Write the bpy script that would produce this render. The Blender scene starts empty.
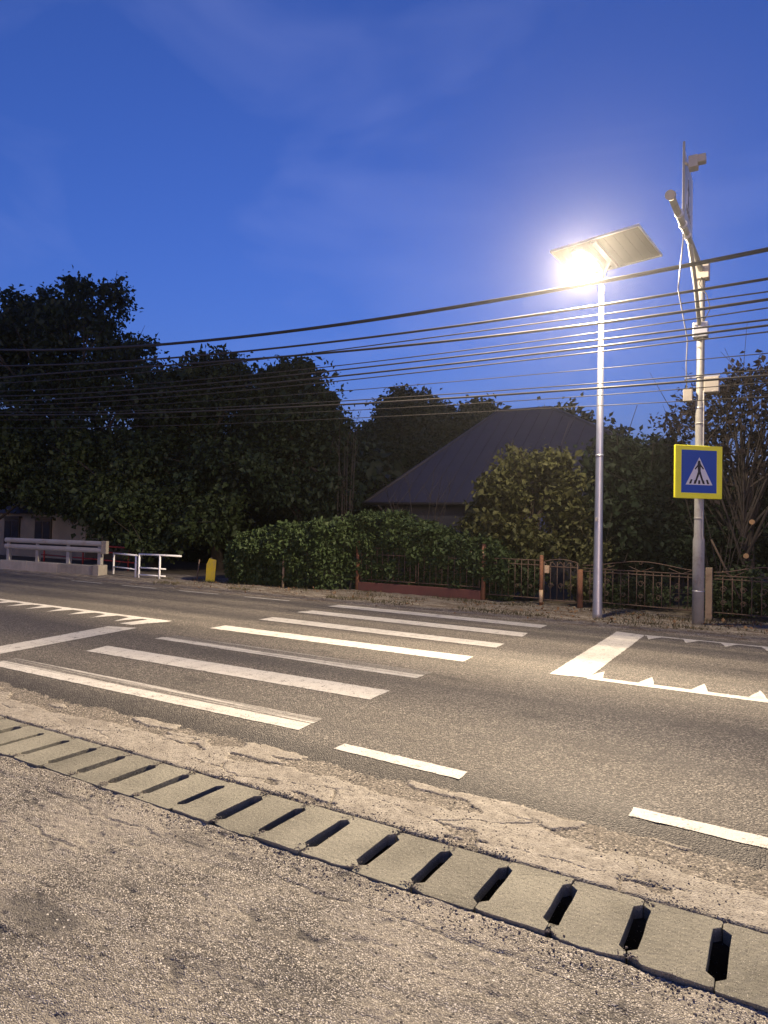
import bpy, bmesh, math, random
import numpy as np
from mathutils import Vector, Matrix

# ------------------------------------------------------------------ camera, sky, sun, exposure
scene = bpy.context.scene
COL = scene.collection
PITCH, ROLL, YAW, FPX, CAM_H = 0.0261867, 0.0223798, 0.5323694, 665.95, 1.6
fwd = Vector((-math.sin(YAW)*math.cos(PITCH), math.cos(YAW)*math.cos(PITCH), math.sin(PITCH)))
r0 = Vector((math.cos(YAW), math.sin(YAW), 0)); u0 = r0.cross(fwd)
right = r0*math.cos(ROLL) + u0*math.sin(ROLL); up = right.cross(fwd)
cam_d = bpy.data.cameras.new('camera'); cam = bpy.data.objects.new('camera', cam_d); COL.objects.link(cam)
M3 = Matrix((right, up, -fwd)).transposed()
cam.matrix_world = Matrix.Translation((0, 0, CAM_H)) @ M3.to_4x4()
cam_d.sensor_fit = 'HORIZONTAL'; cam_d.sensor_width = 36; cam_d.lens = FPX/768*36
cam_d.clip_start = 0.05; cam_d.clip_end = 3000
scene.camera = cam

SUN_EL, SUN_ROT = math.radians(1.2), math.radians(150)
world = bpy.data.worlds.new('World'); scene.world = world; world.use_nodes = True
wn, wl = world.node_tree.nodes, world.node_tree.links
bg = wn['Background']; bg.inputs['Strength'].default_value = 0.15
sky = wn.new('ShaderNodeTexSky'); sky.sky_type = 'NISHITA'; sky.sun_disc = False
sky.sun_elevation = SUN_EL; sky.sun_rotation = SUN_ROT
sky.air_density = 1; sky.dust_density = 1; sky.ozone_density = 4
tint = wn.new('ShaderNodeMix'); tint.data_type = 'RGBA'; tint.blend_type = 'MULTIPLY'; tint.inputs[0].default_value = 1
tint.inputs[7].default_value = (0.97, 0.69, 1.03, 1)
wl.new(sky.outputs[0], tint.inputs[6])
# thin high cloud wisps
tc = wn.new('ShaderNodeTexCoord'); mp = wn.new('ShaderNodeMapping')
mp.inputs['Scale'].default_value = (1.2, 2.6, 5.0); mp.inputs['Rotation'].default_value = (0.2, 0.35, 1.1)
nz = wn.new('ShaderNodeTexNoise'); nz.inputs['Scale'].default_value = 1.6; nz.inputs['Detail'].default_value = 5; nz.inputs['Distortion'].default_value = 0.6
cr = wn.new('ShaderNodeValToRGB'); cr.color_ramp.elements[0].position = 0.5; cr.color_ramp.elements[1].position = 0.85
cr.color_ramp.elements[1].color = (0.15, 0.15, 0.15, 1); cr.color_ramp.elements[0].color = (0, 0, 0, 1)
cl = wn.new('ShaderNodeMix'); cl.data_type = 'RGBA'; cl.inputs[7].default_value = (0.85, 0.95, 1.75, 1)
wl.new(tc.outputs['Generated'], mp.inputs[0]); wl.new(mp.outputs[0], nz.inputs[0]); wl.new(nz.outputs[0], cr.inputs[0])
wl.new(cr.outputs[0], cl.inputs[0]); wl.new(tint.outputs[2], cl.inputs[6]); wl.new(cl.outputs[2], bg.inputs[0])

fill_sun_d = bpy.data.lights.new('fill_sun', 'SUN'); fill_sun_d.energy = 0.20; fill_sun_d.angle = math.radians(20); fill_sun_d.color = (1.0, 0.9, 0.74)  # weak frontal fill added from behind the camera for sign, poles and hedge
fill_sun = bpy.data.objects.new('fill_sun', fill_sun_d); COL.objects.link(fill_sun)
sdir = Vector((math.sin(SUN_ROT)*math.cos(SUN_EL), math.cos(SUN_ROT)*math.cos(SUN_EL), math.sin(SUN_EL)))
fill_sun.rotation_euler = sdir.to_track_quat('Z', 'Y').to_euler(); fill_sun.location = (4, -8, 6)

vs = scene.view_settings
vs.view_transform = 'Standard'; vs.look = 'None'; vs.gamma = 1; vs.use_curve_mapping = False
vs.exposure = 2.0
scene.cycles.use_denoising = True
scene.cycles.max_bounces = 5

LAMP_POS = Vector((-2.95, 11.83, 6.44))
LAMP_AIM = Vector((-4.3, .2, 0.0))
LAMP_POWER = 900
HAZE = 0.0005

# ------------------------------------------------------------------ helpers
random.seed(7); rng = np.random.default_rng(7)

def ray(px, py): return fwd*FPX + right*(px-384) - up*(py-512)
def gp(px, py, z=0.0):
    d = ray(px, py); return Vector((0, 0, CAM_H)) + d*((z-CAM_H)/d.z)
def at(px, py, v):
    d = ray(px, py); return Vector((0, 0, CAM_H)) + d*(v/d.y)
def depth(P): return (Vector(P)-Vector((0, 0, CAM_H))).dot(fwd)

def tag(o, label=None, cat=None, group=None, kind=None):
    if label: o['label'] = label
    if cat: o['category'] = cat
    if group: o['group'] = group
    if kind: o['kind'] = kind
    return o
def empty(name, loc=(0, 0, 0), rz=0):
    o = bpy.data.objects.new(name, None); COL.objects.link(o); o.location = loc; o.rotation_euler = (0, 0, rz)
    o.empty_display_size = 0.2
    return o
def link(name, me, parent=None):
    o = bpy.data.objects.new(name, me); COL.objects.link(o)
    if parent is not None: o.parent = parent
    return o
def np_mesh(name, V, F, mat, smooth=False):
    """V (n,3) float, F (m,k) int with equal k"""
    V = np.asarray(V, np.float32); F = np.asarray(F, np.int32)
    me = bpy.data.meshes.new(name); me.vertices.add(len(V)); me.vertices.foreach_set('co', V.ravel())
    k = F.shape[1]; me.loops.add(F.size); me.loops.foreach_set('vertex_index', F.ravel())
    me.polygons.add(len(F)); me.polygons.foreach_set('loop_start', np.arange(0, F.size, k, dtype=np.int32))
    me.polygons.foreach_set('loop_total', np.full(len(F), k, np.int32))
    if smooth: me.polygons.foreach_set('use_smooth', np.ones(len(F), bool))
    me.update(calc_edges=True); me.materials.append(mat)
    return me

class MB:
    def __init__(s): s.v = []; s.f = []; s.sm = []
    def add(s, vs_, fs, smooth=False):
        b = len(s.v); s.v += [tuple(p) for p in vs_]; s.f += [tuple(i+b for i in f) for f in fs]; s.sm += [smooth]*len(fs); return s
    def box(s, c, size, M=None):
        x, y, z = size[0]/2, size[1]/2, size[2]/2
        P = [Vector((sx*x, sy*y, sz*z)) for sx in (-1, 1) for sy in (-1, 1) for sz in (-1, 1)]
        if M is not None: P = [M @ p for p in P]
        P = [p+Vector(c) for p in P]
        return s.add(P, [(0, 1, 3, 2), (4, 6, 7, 5), (0, 4, 5, 1), (2, 3, 7, 6), (0, 2, 6, 4), (1, 5, 7, 3)])
    def tube(s, pts, rad, n=8, caps=True, smooth=True):
        pts = [Vector(p) for p in pts]
        if not hasattr(rad, '__len__'): rad = [rad]*len(pts)
        t0 = (pts[1]-pts[0]).normalized(); a = Vector((0, 0, 1)) if abs(t0.z) < .9 else Vector((1, 0, 0))
        nx = t0.cross(a).normalized(); V = []
        for i, p in enumerate(pts):
            t = (pts[min(i+1, len(pts)-1)]-pts[max(i-1, 0)]).normalized()
            nx = (nx - t*nx.dot(t)).normalized(); ny = t.cross(nx)
            for k in range(n):
                an = 2*math.pi*k/n; V.append(p+(nx*math.cos(an)+ny*math.sin(an))*rad[i])
        F = [(i*n+k, i*n+(k+1) % n, (i+1)*n+(k+1) % n, (i+1)*n+k) for i in range(len(pts)-1) for k in range(n)]
        s.add(V, F, smooth)
        if caps: s.f += [tuple(len(s.v)-len(V)+k for k in reversed(range(n))), tuple(len(s.v)-n+k for k in range(n))]; s.sm += [False, False]
        return s
    def poly(s, pts, y0, y1):
        """outline pts (x,z) extruded from y0 (front) to y1"""
        n = len(pts)
        V = [(x, y0, z) for x, z in pts]+[(x, y1, z) for x, z in pts]
        F = [tuple(range(n)), tuple(range(2*n-1, n-1, -1))]+[(i, i+n, (i+1) % n+n, (i+1) % n) for i in range(n)]
        return s.add(V, F)
    def mesh(s, name, mat):
        me = bpy.data.meshes.new(name); me.from_pydata(s.v, [], s.f); me.polygons.foreach_set('use_smooth', s.sm)
        me.update(); me.materials.append(mat)
        bm = bmesh.new(); bm.from_mesh(me); bmesh.ops.recalc_face_normals(bm, faces=bm.faces); bm.to_mesh(me); bm.free()
        return me
    def build(s, name, mat, parent=None, bevel=0):
        o = link(name, s.mesh(name, mat), parent)
        if bevel:
            m = o.modifiers.new('bevel', 'BEVEL'); m.width = bevel; m.segments = 2; m.limit_method = 'ANGLE'
        return o

# numpy noise
def _hash(ix, iy, seed=0):
    h = (ix.astype(np.int64)*374761393 + iy.astype(np.int64)*668265263 + seed*974711) & 0xFFFFFFFF
    h = ((h ^ (h >> 13))*1274126177) & 0xFFFFFFFF
    return ((h ^ (h >> 16)) & 0xFFFFFF)/float(0xFFFFFF)
def vnoise(x, y, seed=0):
    ix, iy = np.floor(x), np.floor(y); fx, fy = x-ix, y-iy
    fx = fx*fx*(3-2*fx); fy = fy*fy*(3-2*fy)
    a = _hash(ix, iy, seed); b = _hash(ix+1, iy, seed); c = _hash(ix, iy+1, seed); d = _hash(ix+1, iy+1, seed)
    return (a*(1-fx)+b*fx)*(1-fy)+(c*(1-fx)+d*fx)*fy
def fbm(x, y, oct=4, seed=0):
    s, a, t = 0, 1, 0
    for i in range(oct):
        s = s+a*vnoise(x*2**i+i*17.3, y*2**i-i*9.1, seed+i); t += a; a *= .5
    return s/t
def worley(x, y, seed=0):
    ix, iy = np.floor(x), np.floor(y); best = np.full(x.shape, 9.); bid = np.zeros(x.shape); sec = np.full(x.shape, 9.)
    for dx in (-1, 0, 1):
        for dy in (-1, 0, 1):
            cx_, cy_ = ix+dx, iy+dy
            d = np.hypot(cx_+_hash(cx_, cy_, seed)-x, cy_+_hash(cx_, cy_, seed+5)-y); r = _hash(cx_, cy_, seed+9)
            m = d < best; sec = np.where(m, best, np.minimum(sec, d)); bid = np.where(m, r, bid); best = np.where(m, d, best)
    return best, sec, bid
def sstep(a, b, x):
    t = np.clip((x-a)/(b-a), 0, 1); return t*t*(3-2*t)
def axis(*segs):
    """segs: (start, stop, step) chained"""
    o = []
    for a, b, st in segs: o += list(np.arange(a, b-1e-6, st))
    o.append(segs[-1][1]); return np.array(o)
def grid_mesh(name, us, vs_, zf, mat, attrs=None, smooth=True):
    U, Vv = np.meshgrid(us, vs_); Z = zf(U, Vv); n, m = U.shape
    P = np.stack([U, Vv, Z], -1).reshape(-1, 3)
    i = np.arange(n*m).reshape(n, m)
    F = np.stack([i[:-1, :-1], i[:-1, 1:], i[1:, 1:], i[1:, :-1]], -1).reshape(-1, 4)
    me = np_mesh(name, P, F, mat, smooth)
    if attrs:
        for k, fn in attrs.items():
            a = me.attributes.new(k, 'FLOAT', 'POINT'); a.data.foreach_set('value', fn(U, Vv).astype(np.float32).ravel())
    return me

# ------------------------------------------------------------------ materials
class NT:
    def __init__(s, name):
        s.m = bpy.data.materials.new(name); s.m.use_nodes = True; s.n = s.m.node_tree.nodes; s.l = s.m.node_tree.links
        s.b = s.n['Principled BSDF']; s.b.inputs['Specular IOR Level'].default_value = 0.35
        s.co = s.n.new('ShaderNodeTexCoord').outputs['Object']
    def lk(s, a, b): s.l.new(a, b)
    def map(s, scale=(1, 1, 1), rot=(0, 0, 0)):
        m = s.n.new('ShaderNodeMapping'); m.inputs['Scale'].default_value = scale; m.inputs['Rotation'].default_value = rot
        s.lk(s.co, m.inputs[0]); return m.outputs[0]
    def noise(s, scale, detail=4, vec=None, rough=.55, dist=0):
        t = s.n.new('ShaderNodeTexNoise'); t.inputs['Scale'].default_value = scale; t.inputs['Detail'].default_value = detail
        t.inputs['Roughness'].default_value = rough; t.inputs['Distortion'].default_value = dist
        s.lk(vec or s.co, t.inputs['Vector']); return t.outputs[0]
    def vor(s, scale, vec=None, feature='F1'):
        t = s.n.new('ShaderNodeTexVoronoi'); t.feature = feature; t.inputs['Scale'].default_value = scale; s.lk(vec or s.co, t.inputs['Vector']); return t
    def ramp(s, fac, stops, interp='LINEAR'):
        r = s.n.new('ShaderNodeValToRGB'); r.color_ramp.interpolation = interp; e = r.color_ramp.elements
        while len(e) < len(stops): e.new(.5)
        for k, (p, c) in enumerate(stops): e[k].position = p; e[k].color = (*c, 1) if len(c) == 3 else c
        s.lk(fac, r.inputs[0]); return r.outputs[0]
    def mix(s, fac, a, b, mode='MIX'):
        m = s.n.new('ShaderNodeMix'); m.data_type = 'RGBA'; m.blend_type = mode
        for k, v in ((0, fac), (6, a), (7, b)):
            if hasattr(v, 'links'): s.lk(v, m.inputs[k])
            elif k == 0: m.inputs[0].default_value = v
            else: m.inputs[k].default_value = (*v, 1)
        return m.outputs[2]
    def math(s, op, a, b=0.0, clamp=False):
        m = s.n.new('ShaderNodeMath'); m.operation = op; m.use_clamp = clamp
        for k, v in ((0, a), (1, b)):
            if hasattr(v, 'links'): s.lk(v, m.inputs[k])
            else: m.inputs[k].default_value = v
        return m.outputs[0]
    def attr(s, name):
        a = s.n.new('ShaderNodeAttribute'); a.attribute_name = name; return a.outputs['Fac']
    def rand(s): return s.n.new('ShaderNodeObjectInfo').outputs['Random']
    def bump(s, h, strength=.5, dist=.01, prev=None):
        b = s.n.new('ShaderNodeBump'); b.inputs['Strength'].default_value = strength; b.inputs['Distance'].default_value = dist
        s.lk(h, b.inputs['Height'])
        if prev: s.lk(prev, b.inputs['Normal'])
        s.lk(b.outputs[0], s.b.inputs['Normal']); return b.outputs[0]
    def col(s, c):
        if hasattr(c, 'links'): s.lk(c, s.b.inputs['Base Color'])
        else: s.b.inputs['Base Color'].default_value = (*c, 1)
    def rough(s, r):
        if hasattr(r, 'links'): s.lk(r, s.b.inputs['Roughness'])
        else: s.b.inputs['Roughness'].default_value = r
    def metal(s, v): s.b.inputs['Metallic'].default_value = v
G = lambda v: (v, v, v)

def m_asphalt():
    t = NT('asphalt'); v = t.vor(95); 
    sp = t.n.new('ShaderNodeSeparateColor'); t.lk(v.outputs['Color'], sp.inputs[0])
    stone = t.ramp(sp.outputs[0], [(0, (.032, .029, .026)), (.4, (.115, .104, .089)), (.75, (.245, .22, .182)), (1, (.62, .57, .48))])
    gap = t.ramp(v.outputs['Distance'], [(.35, G(0)), (.62, G(1))])
    c = t.mix(gap, stone, (.028, .026, .025))
    big = t.noise(.55, 5); c = t.mix(t.ramp(big, [(.32, G(0)), (.7, G(.75))]), c, (.185, .168, .14), 'MIX')
    c = t.mix(.40, stone, c)
    tr = t.noise(1.0, 4, t.map((.12, 1.5, 1))); c = t.mix(t.ramp(tr, [(.46, G(0)), (.66, G(.5))]), c, (.08, .074, .068))
    oil = t.noise(1.7, 4, t.map((.5, 1, 1)), dist=.4); c = t.mix(t.ramp(oil, [(.62, G(0)), (.70, G(.5))]), c, (.04, .037, .034))
    sx = t.n.new('ShaderNodeSeparateXYZ'); t.lk(t.co, sx.inputs[0])
    yy = t.math('ADD', sx.outputs[1], t.math('MULTIPLY', t.math('SUBTRACT', t.noise(2.5, 4), .5), .35))
    band = t.ramp(t.math('MULTIPLY', t.math('SUBTRACT', yy, 3.6), .125), [(0, G(.62)), (.045, G(.62)), (.085, G(0)), (.44, G(0)), (.49, G(.3)), (.54, G(0))])
    c = t.mix(band, c, (.035, .032, .029))
    fine = t.noise(260, 2); c = t.mix(.35, c, t.mix(fine, (.0, .0, .0), (.3, .28, .24)), 'OVERLAY')
    t.col(c); t.rough(t.ramp(big, [(.3, G(.62)), (.7, G(.85))]))
    h = t.math('ADD', t.math('MULTIPLY', v.outputs['Distance'], -1.0), t.math('MULTIPLY', fine, .4))
    b = t.bump(h, 1.0, .009); t.bump(t.noise(6, 4), .4, .02, b); return t.m
def m_paint(wear, streak):
    t = NT('road_paint'); v = t.vor(95); sp = t.n.new('ShaderNodeSeparateColor'); t.lk(v.outputs['Color'], sp.inputs[0])
    asp = t.ramp(sp.outputs[0], [(0, (.03, .028, .026)), (.6, (.085, .078, .068)), (1, (.25, .23, .19))])
    base = t.mix(t.noise(7, 4), (.47, .455, .41), (.58, .565, .515)); base = t.mix(t.ramp(t.noise(40, 3), [(.35, G(.3)), (.6, G(0))]), base, (.33, .3, .25))
    n = t.noise(9, 6, rough=.7); n2 = t.noise(70, 3); k = t.math('ADD', t.math('MULTIPLY', n, .55), t.math('MULTIPLY', n2, .45))
    m = t.ramp(k, [(wear-.04, G(.95)), (wear+.035, G(0))]); tyre = t.noise(1.0, 5, t.map((3.0, .5, 1)), rough=.7); base = t.mix(t.ramp(tyre, [(.48, G(0)), (.72, G(.5))]), base, (.30, .285, .255))
    if streak:
        st = t.noise(1.0, 5, t.map((.25, 26, 1)), rough=.75); a = t.attr('wornside')
        k2 = t.math('ADD', t.math('MULTIPLY', a, .25), t.math('MULTIPLY', st, 1.0))
        m = t.mix(1.0, m, t.ramp(k2, [(.62, G(0)), (.70, G(.95))]), 'LIGHTEN')
    t.col(t.mix(m, base, asp)); t.rough(.7)
    t.bump(t.math('MULTIPLY', v.outputs['Distance'], -1), .45, .005); return t.m
def m_pavement():
    t = NT('worn_aggregate_pavement'); v = t.vor(150, t.map((1, 1.15, 1))); sp = t.n.new('ShaderNodeSeparateColor'); t.lk(v.outputs['Color'], sp.inputs[0])
    stone = t.ramp(sp.outputs[0], [(0, (.035, .032, .027)), (.28, (.17, .155, .125)), (.6, (.40, .365, .30)), (1, (.72, .67, .58))])
    gap = t.ramp(v.outputs['Distance'], [(.34, G(0)), (.62, G(1))]); c = t.mix(gap, stone, (.06, .053, .044))
    worn = t.attr('worn'); nn = t.noise(38, 4, rough=.7); k = t.math('ADD', t.math('MULTIPLY', worn, .9), t.math('MULTIPLY', nn, .75))
    c = t.mix(t.ramp(k, [(.70, G(0)), (.92, G(.8))]), c, (.065, .06, .053))
    st = t.noise(1.0, 5, t.map((2.0, 20, 1), (0, 0, .12)), rough=.65); c = t.mix(t.ramp(st, [(.50, G(0)), (.66, G(.45))]), c, (.10, .092, .08))
    big = t.noise(1.4, 4); c = t.mix(t.ramp(big, [(.42, G(.0)), (.62, G(.5))]), c, (.37, .335, .27))
    sm = t.noise(3.1, 5, t.map((1, 1.6, 1)), rough=.7); c = t.mix(t.ramp(sm, [(.57, G(0)), (.68, G(.45))]), c, (.14, .125, .105))
    v2 = t.vor(48); s2 = t.n.new('ShaderNodeSeparateColor'); t.lk(v2.outputs['Color'], s2.inputs[0])
    spk = t.math('MULTIPLY', t.ramp(v2.outputs['Distance'], [(.2, G(1)), (.36, G(0))]), t.math('GREATER_THAN', s2.outputs[0], .70)); c = t.mix(spk, c, (.035, .032, .03))
    spl = t.math('MULTIPLY', t.ramp(v2.outputs['Distance'], [(.16, G(1)), (.28, G(0))]), t.math('LESS_THAN', s2.outputs[1], .16)); c = t.mix(spl, c, (.62, .58, .50))
    fine = t.noise(300, 2); c = t.mix(.5, c, t.mix(fine, (0, 0, 0), (1, 1, 1)), 'OVERLAY')
    t.col(c); t.rough(.85)
    b = t.bump(t.math('MULTIPLY', v.outputs['Distance'], -1), .65, .005); t.bump(fine, .35, .003, b); return t.m
def m_shoulder():
    t = NT('broken_concrete_shoulder'); v = t.vor(110); sp = t.n.new('ShaderNodeSeparateColor'); t.lk(v.outputs['Color'], sp.inputs[0])
    low = t.ramp(sp.outputs[0], [(0, (.05, .045, .038)), (.5, (.13, .115, .09)), (.85, (.24, .21, .17)), (1, (.42, .38, .31))])
    n1 = t.noise(14, 6, rough=.65)
    top = t.ramp(n1, [(.3, (.20, .18, .145)), (.55, (.305, .28, .23)), (.75, (.40, .37, .31))])
    pit = t.ramp(t.noise(85, 3), [(.36, G(.75)), (.48, G(0))]); top = t.mix(pit, top, (.12, .1, .08))
    lay = t.attr('layer'); c = t.mix(t.ramp(lay, [(.35, G(0)), (.65, G(1))]), low, top)
    dirt = t.ramp(t.noise(3, 5), [(.5, G(0)), (.75, G(.55))]); c = t.mix(dirt, c, (.115, .097, .075)); v3_ = t.vor(55); s3 = t.n.new('ShaderNodeSeparateColor'); t.lk(v3_.outputs['Color'], s3.inputs[0]); c = t.mix(t.math('MULTIPLY', t.ramp(v3_.outputs['Distance'], [(.2, G(1)), (.36, G(0))]), t.math('GREATER_THAN', s3.outputs[0], .74)), c, (.05, .045, .038)); c = t.mix(.5, c, t.noise(280, 2), 'OVERLAY')
    t.col(c); t.rough(.88)
    b = t.bump(t.math('MULTIPLY', v.outputs['Distance'], -1), .5, .006); t.bump(t.noise(120, 3), .5, .004, b); return t.m
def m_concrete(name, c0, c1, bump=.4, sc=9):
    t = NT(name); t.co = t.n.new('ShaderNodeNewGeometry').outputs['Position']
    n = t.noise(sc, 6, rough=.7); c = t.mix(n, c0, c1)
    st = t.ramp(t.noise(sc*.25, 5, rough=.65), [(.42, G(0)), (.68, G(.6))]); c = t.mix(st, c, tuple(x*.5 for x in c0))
    r = t.rand(); c = t.mix(.6, c, t.ramp(r, [(0, G(.34)), (1, G(.62))]), 'OVERLAY')
    v = t.vor(sc*17); sp = t.n.new('ShaderNodeSeparateColor'); t.lk(v.outputs['Color'], sp.inputs[0])
    dot = t.ramp(v.outputs['Distance'], [(.22, G(1)), (.34, G(0))])
    lightm = t.math('MULTIPLY', dot, t.math('GREATER_THAN', sp.outputs[0], .72)); darkm = t.math('MULTIPLY', dot, t.math('LESS_THAN', sp.outputs[1], .30))
    c = t.mix(lightm, c, (.52, .48, .40)); c = t.mix(darkm, c, (.05, .045, .035))
    fine = t.noise(sc*40, 2); c = t.mix(.45, c, fine, 'OVERLAY')
    t.col(c); t.rough(.9)
    h = t.math('ADD', t.math('MULTIPLY', fine, .5), t.math('MULTIPLY', darkm, -1.2)); b = t.bump(h, bump, .005); t.bump(t.noise(sc*4, 4), .5, .012, b); return t.m
def m_plain(name, c, rough=.6, metal=0, var=.25, sc=14, dirt=None):
    t = NT(name); n = t.noise(sc, 5); cc = t.mix(n, tuple(x*(1-var) for x in c), tuple(min(1, x*(1+var)) for x in c))
    if dirt: cc = t.mix(t.ramp(t.noise(sc*.5, 6, rough=.7), [(.5, G(0)), (.66, G(.85))]), cc, dirt)
    t.col(cc); t.rough(rough); t.metal(metal); t.bump(t.noise(sc*6, 3), .12, .003); return t.m
def m_leaf(name, c0, c1, trans=.25):
    t = NT(name); n = t.noise(.9, 3); n2 = t.vor(9.0); sp = t.n.new('ShaderNodeSeparateColor'); t.lk(n2.outputs['Color'], sp.inputs[0])
    c = t.mix(t.math('ADD', t.math('MULTIPLY', n, .5), t.math('MULTIPLY', sp.outputs[0], .5)), c0, c1); t.col(c); t.rough(.6)
    t.b.inputs['Specular IOR Level'].default_value = .22
    tr = t.n.new('ShaderNodeBsdfTranslucent'); t.lk(c, tr.inputs[0]); mx = t.n.new('ShaderNodeMixShader'); mx.inputs[0].default_value = trans
    t.lk(t.b.outputs[0], mx.inputs[1]); t.lk(tr.outputs[0], mx.inputs[2]); t.lk(mx.outputs[0], t.n['Material Output'].inputs[0]); return t.m
def m_bark(name, c):
    t = NT(name); n = t.noise(9, 5, t.map((1, 1, .25))); t.col(t.mix(n, tuple(x*.5 for x in c), tuple(x*1.4 for x in c))); t.rough(.9); t.bump(n, .8, .03); return t.m
def m_emit(name, c, s):
    t = NT(name); t.col((.8, .8, .8)); t.b.inputs['Emission Color'].default_value = (*c, 1); t.b.inputs['Emission Strength'].default_value = s; return t.m

ASPH = m_asphalt(); PAINT = m_paint(.425, False); PAINT_W = m_paint(.43, True); PAVE = m_pavement(); SHOULD = m_shoulder()
SLAB = m_concrete('drain_cover_concrete', (.18, .172, .130), (.29, .277, .215), 1.0, 11)
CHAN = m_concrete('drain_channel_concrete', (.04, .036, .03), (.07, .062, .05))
GRAVEL = m_concrete('gravel_stone', (.22, .19, .15), (.40, .36, .29), sc=20)
VERGE = None
GALV = m_plain('galvanised_steel', (.55, .57, .60), .42, .75, .15, 5)
POLE_GREY = m_plain('grey_painted_steel', (.33, .33, .31), .55, .1, .2, 6, (.2, .18, .15))
RUST = m_plain('rusty_iron', (.125, .088, .065), .85, .1, .45, 22, (.07, .035, .022))
RUST_POST = m_plain('rusty_post_paint', (.24, .115, .06), .8, 0, .4, 12, (.10, .045, .025))
BAND = m_plain('pale_band_paint', (.55, .42, .26), .7, 0, .3, 20, (.3, .16, .08))
PLINTH = m_plain('red_brown_render', (.12, .048, .038), .85, 0, .3, 5, (.09, .045, .035))
WOODP = m_plain('weathered_wood', (.30, .23, .15), .85, 0, .35, 10, (.16, .11, .07))
WHITE = m_plain('white_paint', (.72, .73, .72), .5, 0, .08, 8)
REDP = m_plain('red_paint', (.28, .03, .025), .6, 0, .3, 8)
YEL = m_plain('yellow_sign_film', (.95, .93, .04), .42, 0, .05, 5)
BLUE = m_plain('blue_sign_film', (.008, .07, .38), .35, 0, .12, 4)
SWHITE = m_plain('white_sign_film', (.70, .71, .72), .4, 0, .06, 6)
SBLACK = m_plain('black_sign_film', (.012, .012, .016), .4, 0, .1, 6)
BOXG = m_plain('grey_plastic_box', (.42, .39, .34), .6, 0, .12, 6)
CABLE = m_plain('cable_rubber', (.032, .03, .028), .5, 0, .3, 3)
CABLE_L = m_plain('grey_cable', (.32, .31, .30), .5, 0, .2, 3)
PANELM = m_plain('panel_back_sheet', (.085, .083, .08), .5, 0, .08, 3)
PCELL = m_plain('solar_cell', (.01, .012, .03), .15, 0, .2, 6)
ALU = m_plain('aluminium_frame', (.62, .62, .62), .35, .8, .08, 6)
GUARD = m_plain('galvanised_guard_rail', (.36, .35, .33), .5, .35, .2, 4, (.28, .25, .2))
CONC = m_concrete('kerb_concrete', (.24, .22, .18), (.38, .35, .30), sc=5)
LENS = m_emit('lamp_lens', (1.0, .80, .48), 60)

# ------------------------------------------------------------------ setting: ground surfaces
GROUND = m_plain('dry_soil', (.085, .07, .048), .95, 0, .4, 3)
o = link('ground', grid_mesh('ground', axis((-900, 900, 100)), axis((-900, 1500, 100)), lambda U, V: 0*U-.6, GROUND)); tag(o, kind='structure')

# foreground pavement
def pave_crack(U, V):
    w = .10*(fbm(U*2.5, U*0, 4, 141)-.5)+.05*(fbm(U*12, V*6, 3, 142)-.5)
    k = 0*U
    for c0, th, sd in ((2.45, .44, 1), (2.16, .52, 2), (1.80, .54, 3)):
        wd = .004+.016*fbm(U*9+sd, V*9, 3, 160+sd)
        k = np.maximum(k, sstep(wd, wd*.2, np.abs(V-c0-w))*sstep(th, th+.10, fbm(U*3.2+sd*7, V*3, 4, 150+sd)))
    pit = sstep(.70, .78, fbm(U*11, V*13, 3, 170)); return np.maximum(k*.8, pit*.7)
def pave_z(U, V):
    W1, S1, I1 = worley(U*95, V*100, 3)
    z = -.010+.012*(fbm(U*1.7, V*1.9, 4, 2)-.5)+.007*(fbm(U*9, V*9, 3, 4)-.5)
    a = .12; us_ = U*math.cos(a)+V*math.sin(a); vs_ = -U*math.sin(a)+V*math.cos(a)
    z = z+.011*np.clip(fbm(us_*2.6, vs_*16, 4, 8)-.52, -1, 1)
    z = z+.0075*np.clip(.55-W1, 0, 1)*(I1 > .25)*(.4+I1) - .007*pave_crack(U, V)
    fade = sstep(8, 4.5, np.abs(U+2.2)+0*V)*sstep(-.5, .6, V)
    return -.010+(z+.010)*fade + .007*sstep(2.3, 2.6, V) - .012*sstep(2.52, 2.64, V)*sstep(.50, .75, fbm(U*5, V*5, 3, 21))
def pave_worn(U, V):
    a = .12; us_ = U*math.cos(a)+V*math.sin(a); vs_ = -U*math.sin(a)+V*math.cos(a)
    w = .55*fbm(us_*1.3, vs_*6, 5, 31)+.45*fbm(U*2.3, V*2.6, 4, 37)
    edge = sstep(.28, .0, np.abs(V-2.38-.16*(fbm(U*1.5, V*0, 3, 5)-.5)))*fbm(U*7, V*7, 3, 6)*.5
    stain = .42*np.exp(-(((U+2.62)/.42)**2+((V-1.62)/.28)**2))
    return np.clip((w-.44)*1.7+edge*.8+stain+.7*pave_crack(U, V), 0, 1)
us = axis((-220, -30, 10), (-30, -8, .8), (-8, -5.2, .03), (-5.2, .6, .0075), (.6, 3, .04), (3, 30, .8), (30, 220, 10))
vv = axis((-60, -5, 3), (-5, .9, .15), (.9, 2.662, .0075))
o = link('pavement', grid_mesh('pavement', us, vv, pave_z, PAVE, {'worn': pave_worn})); tag(o, kind='structure')

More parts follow.
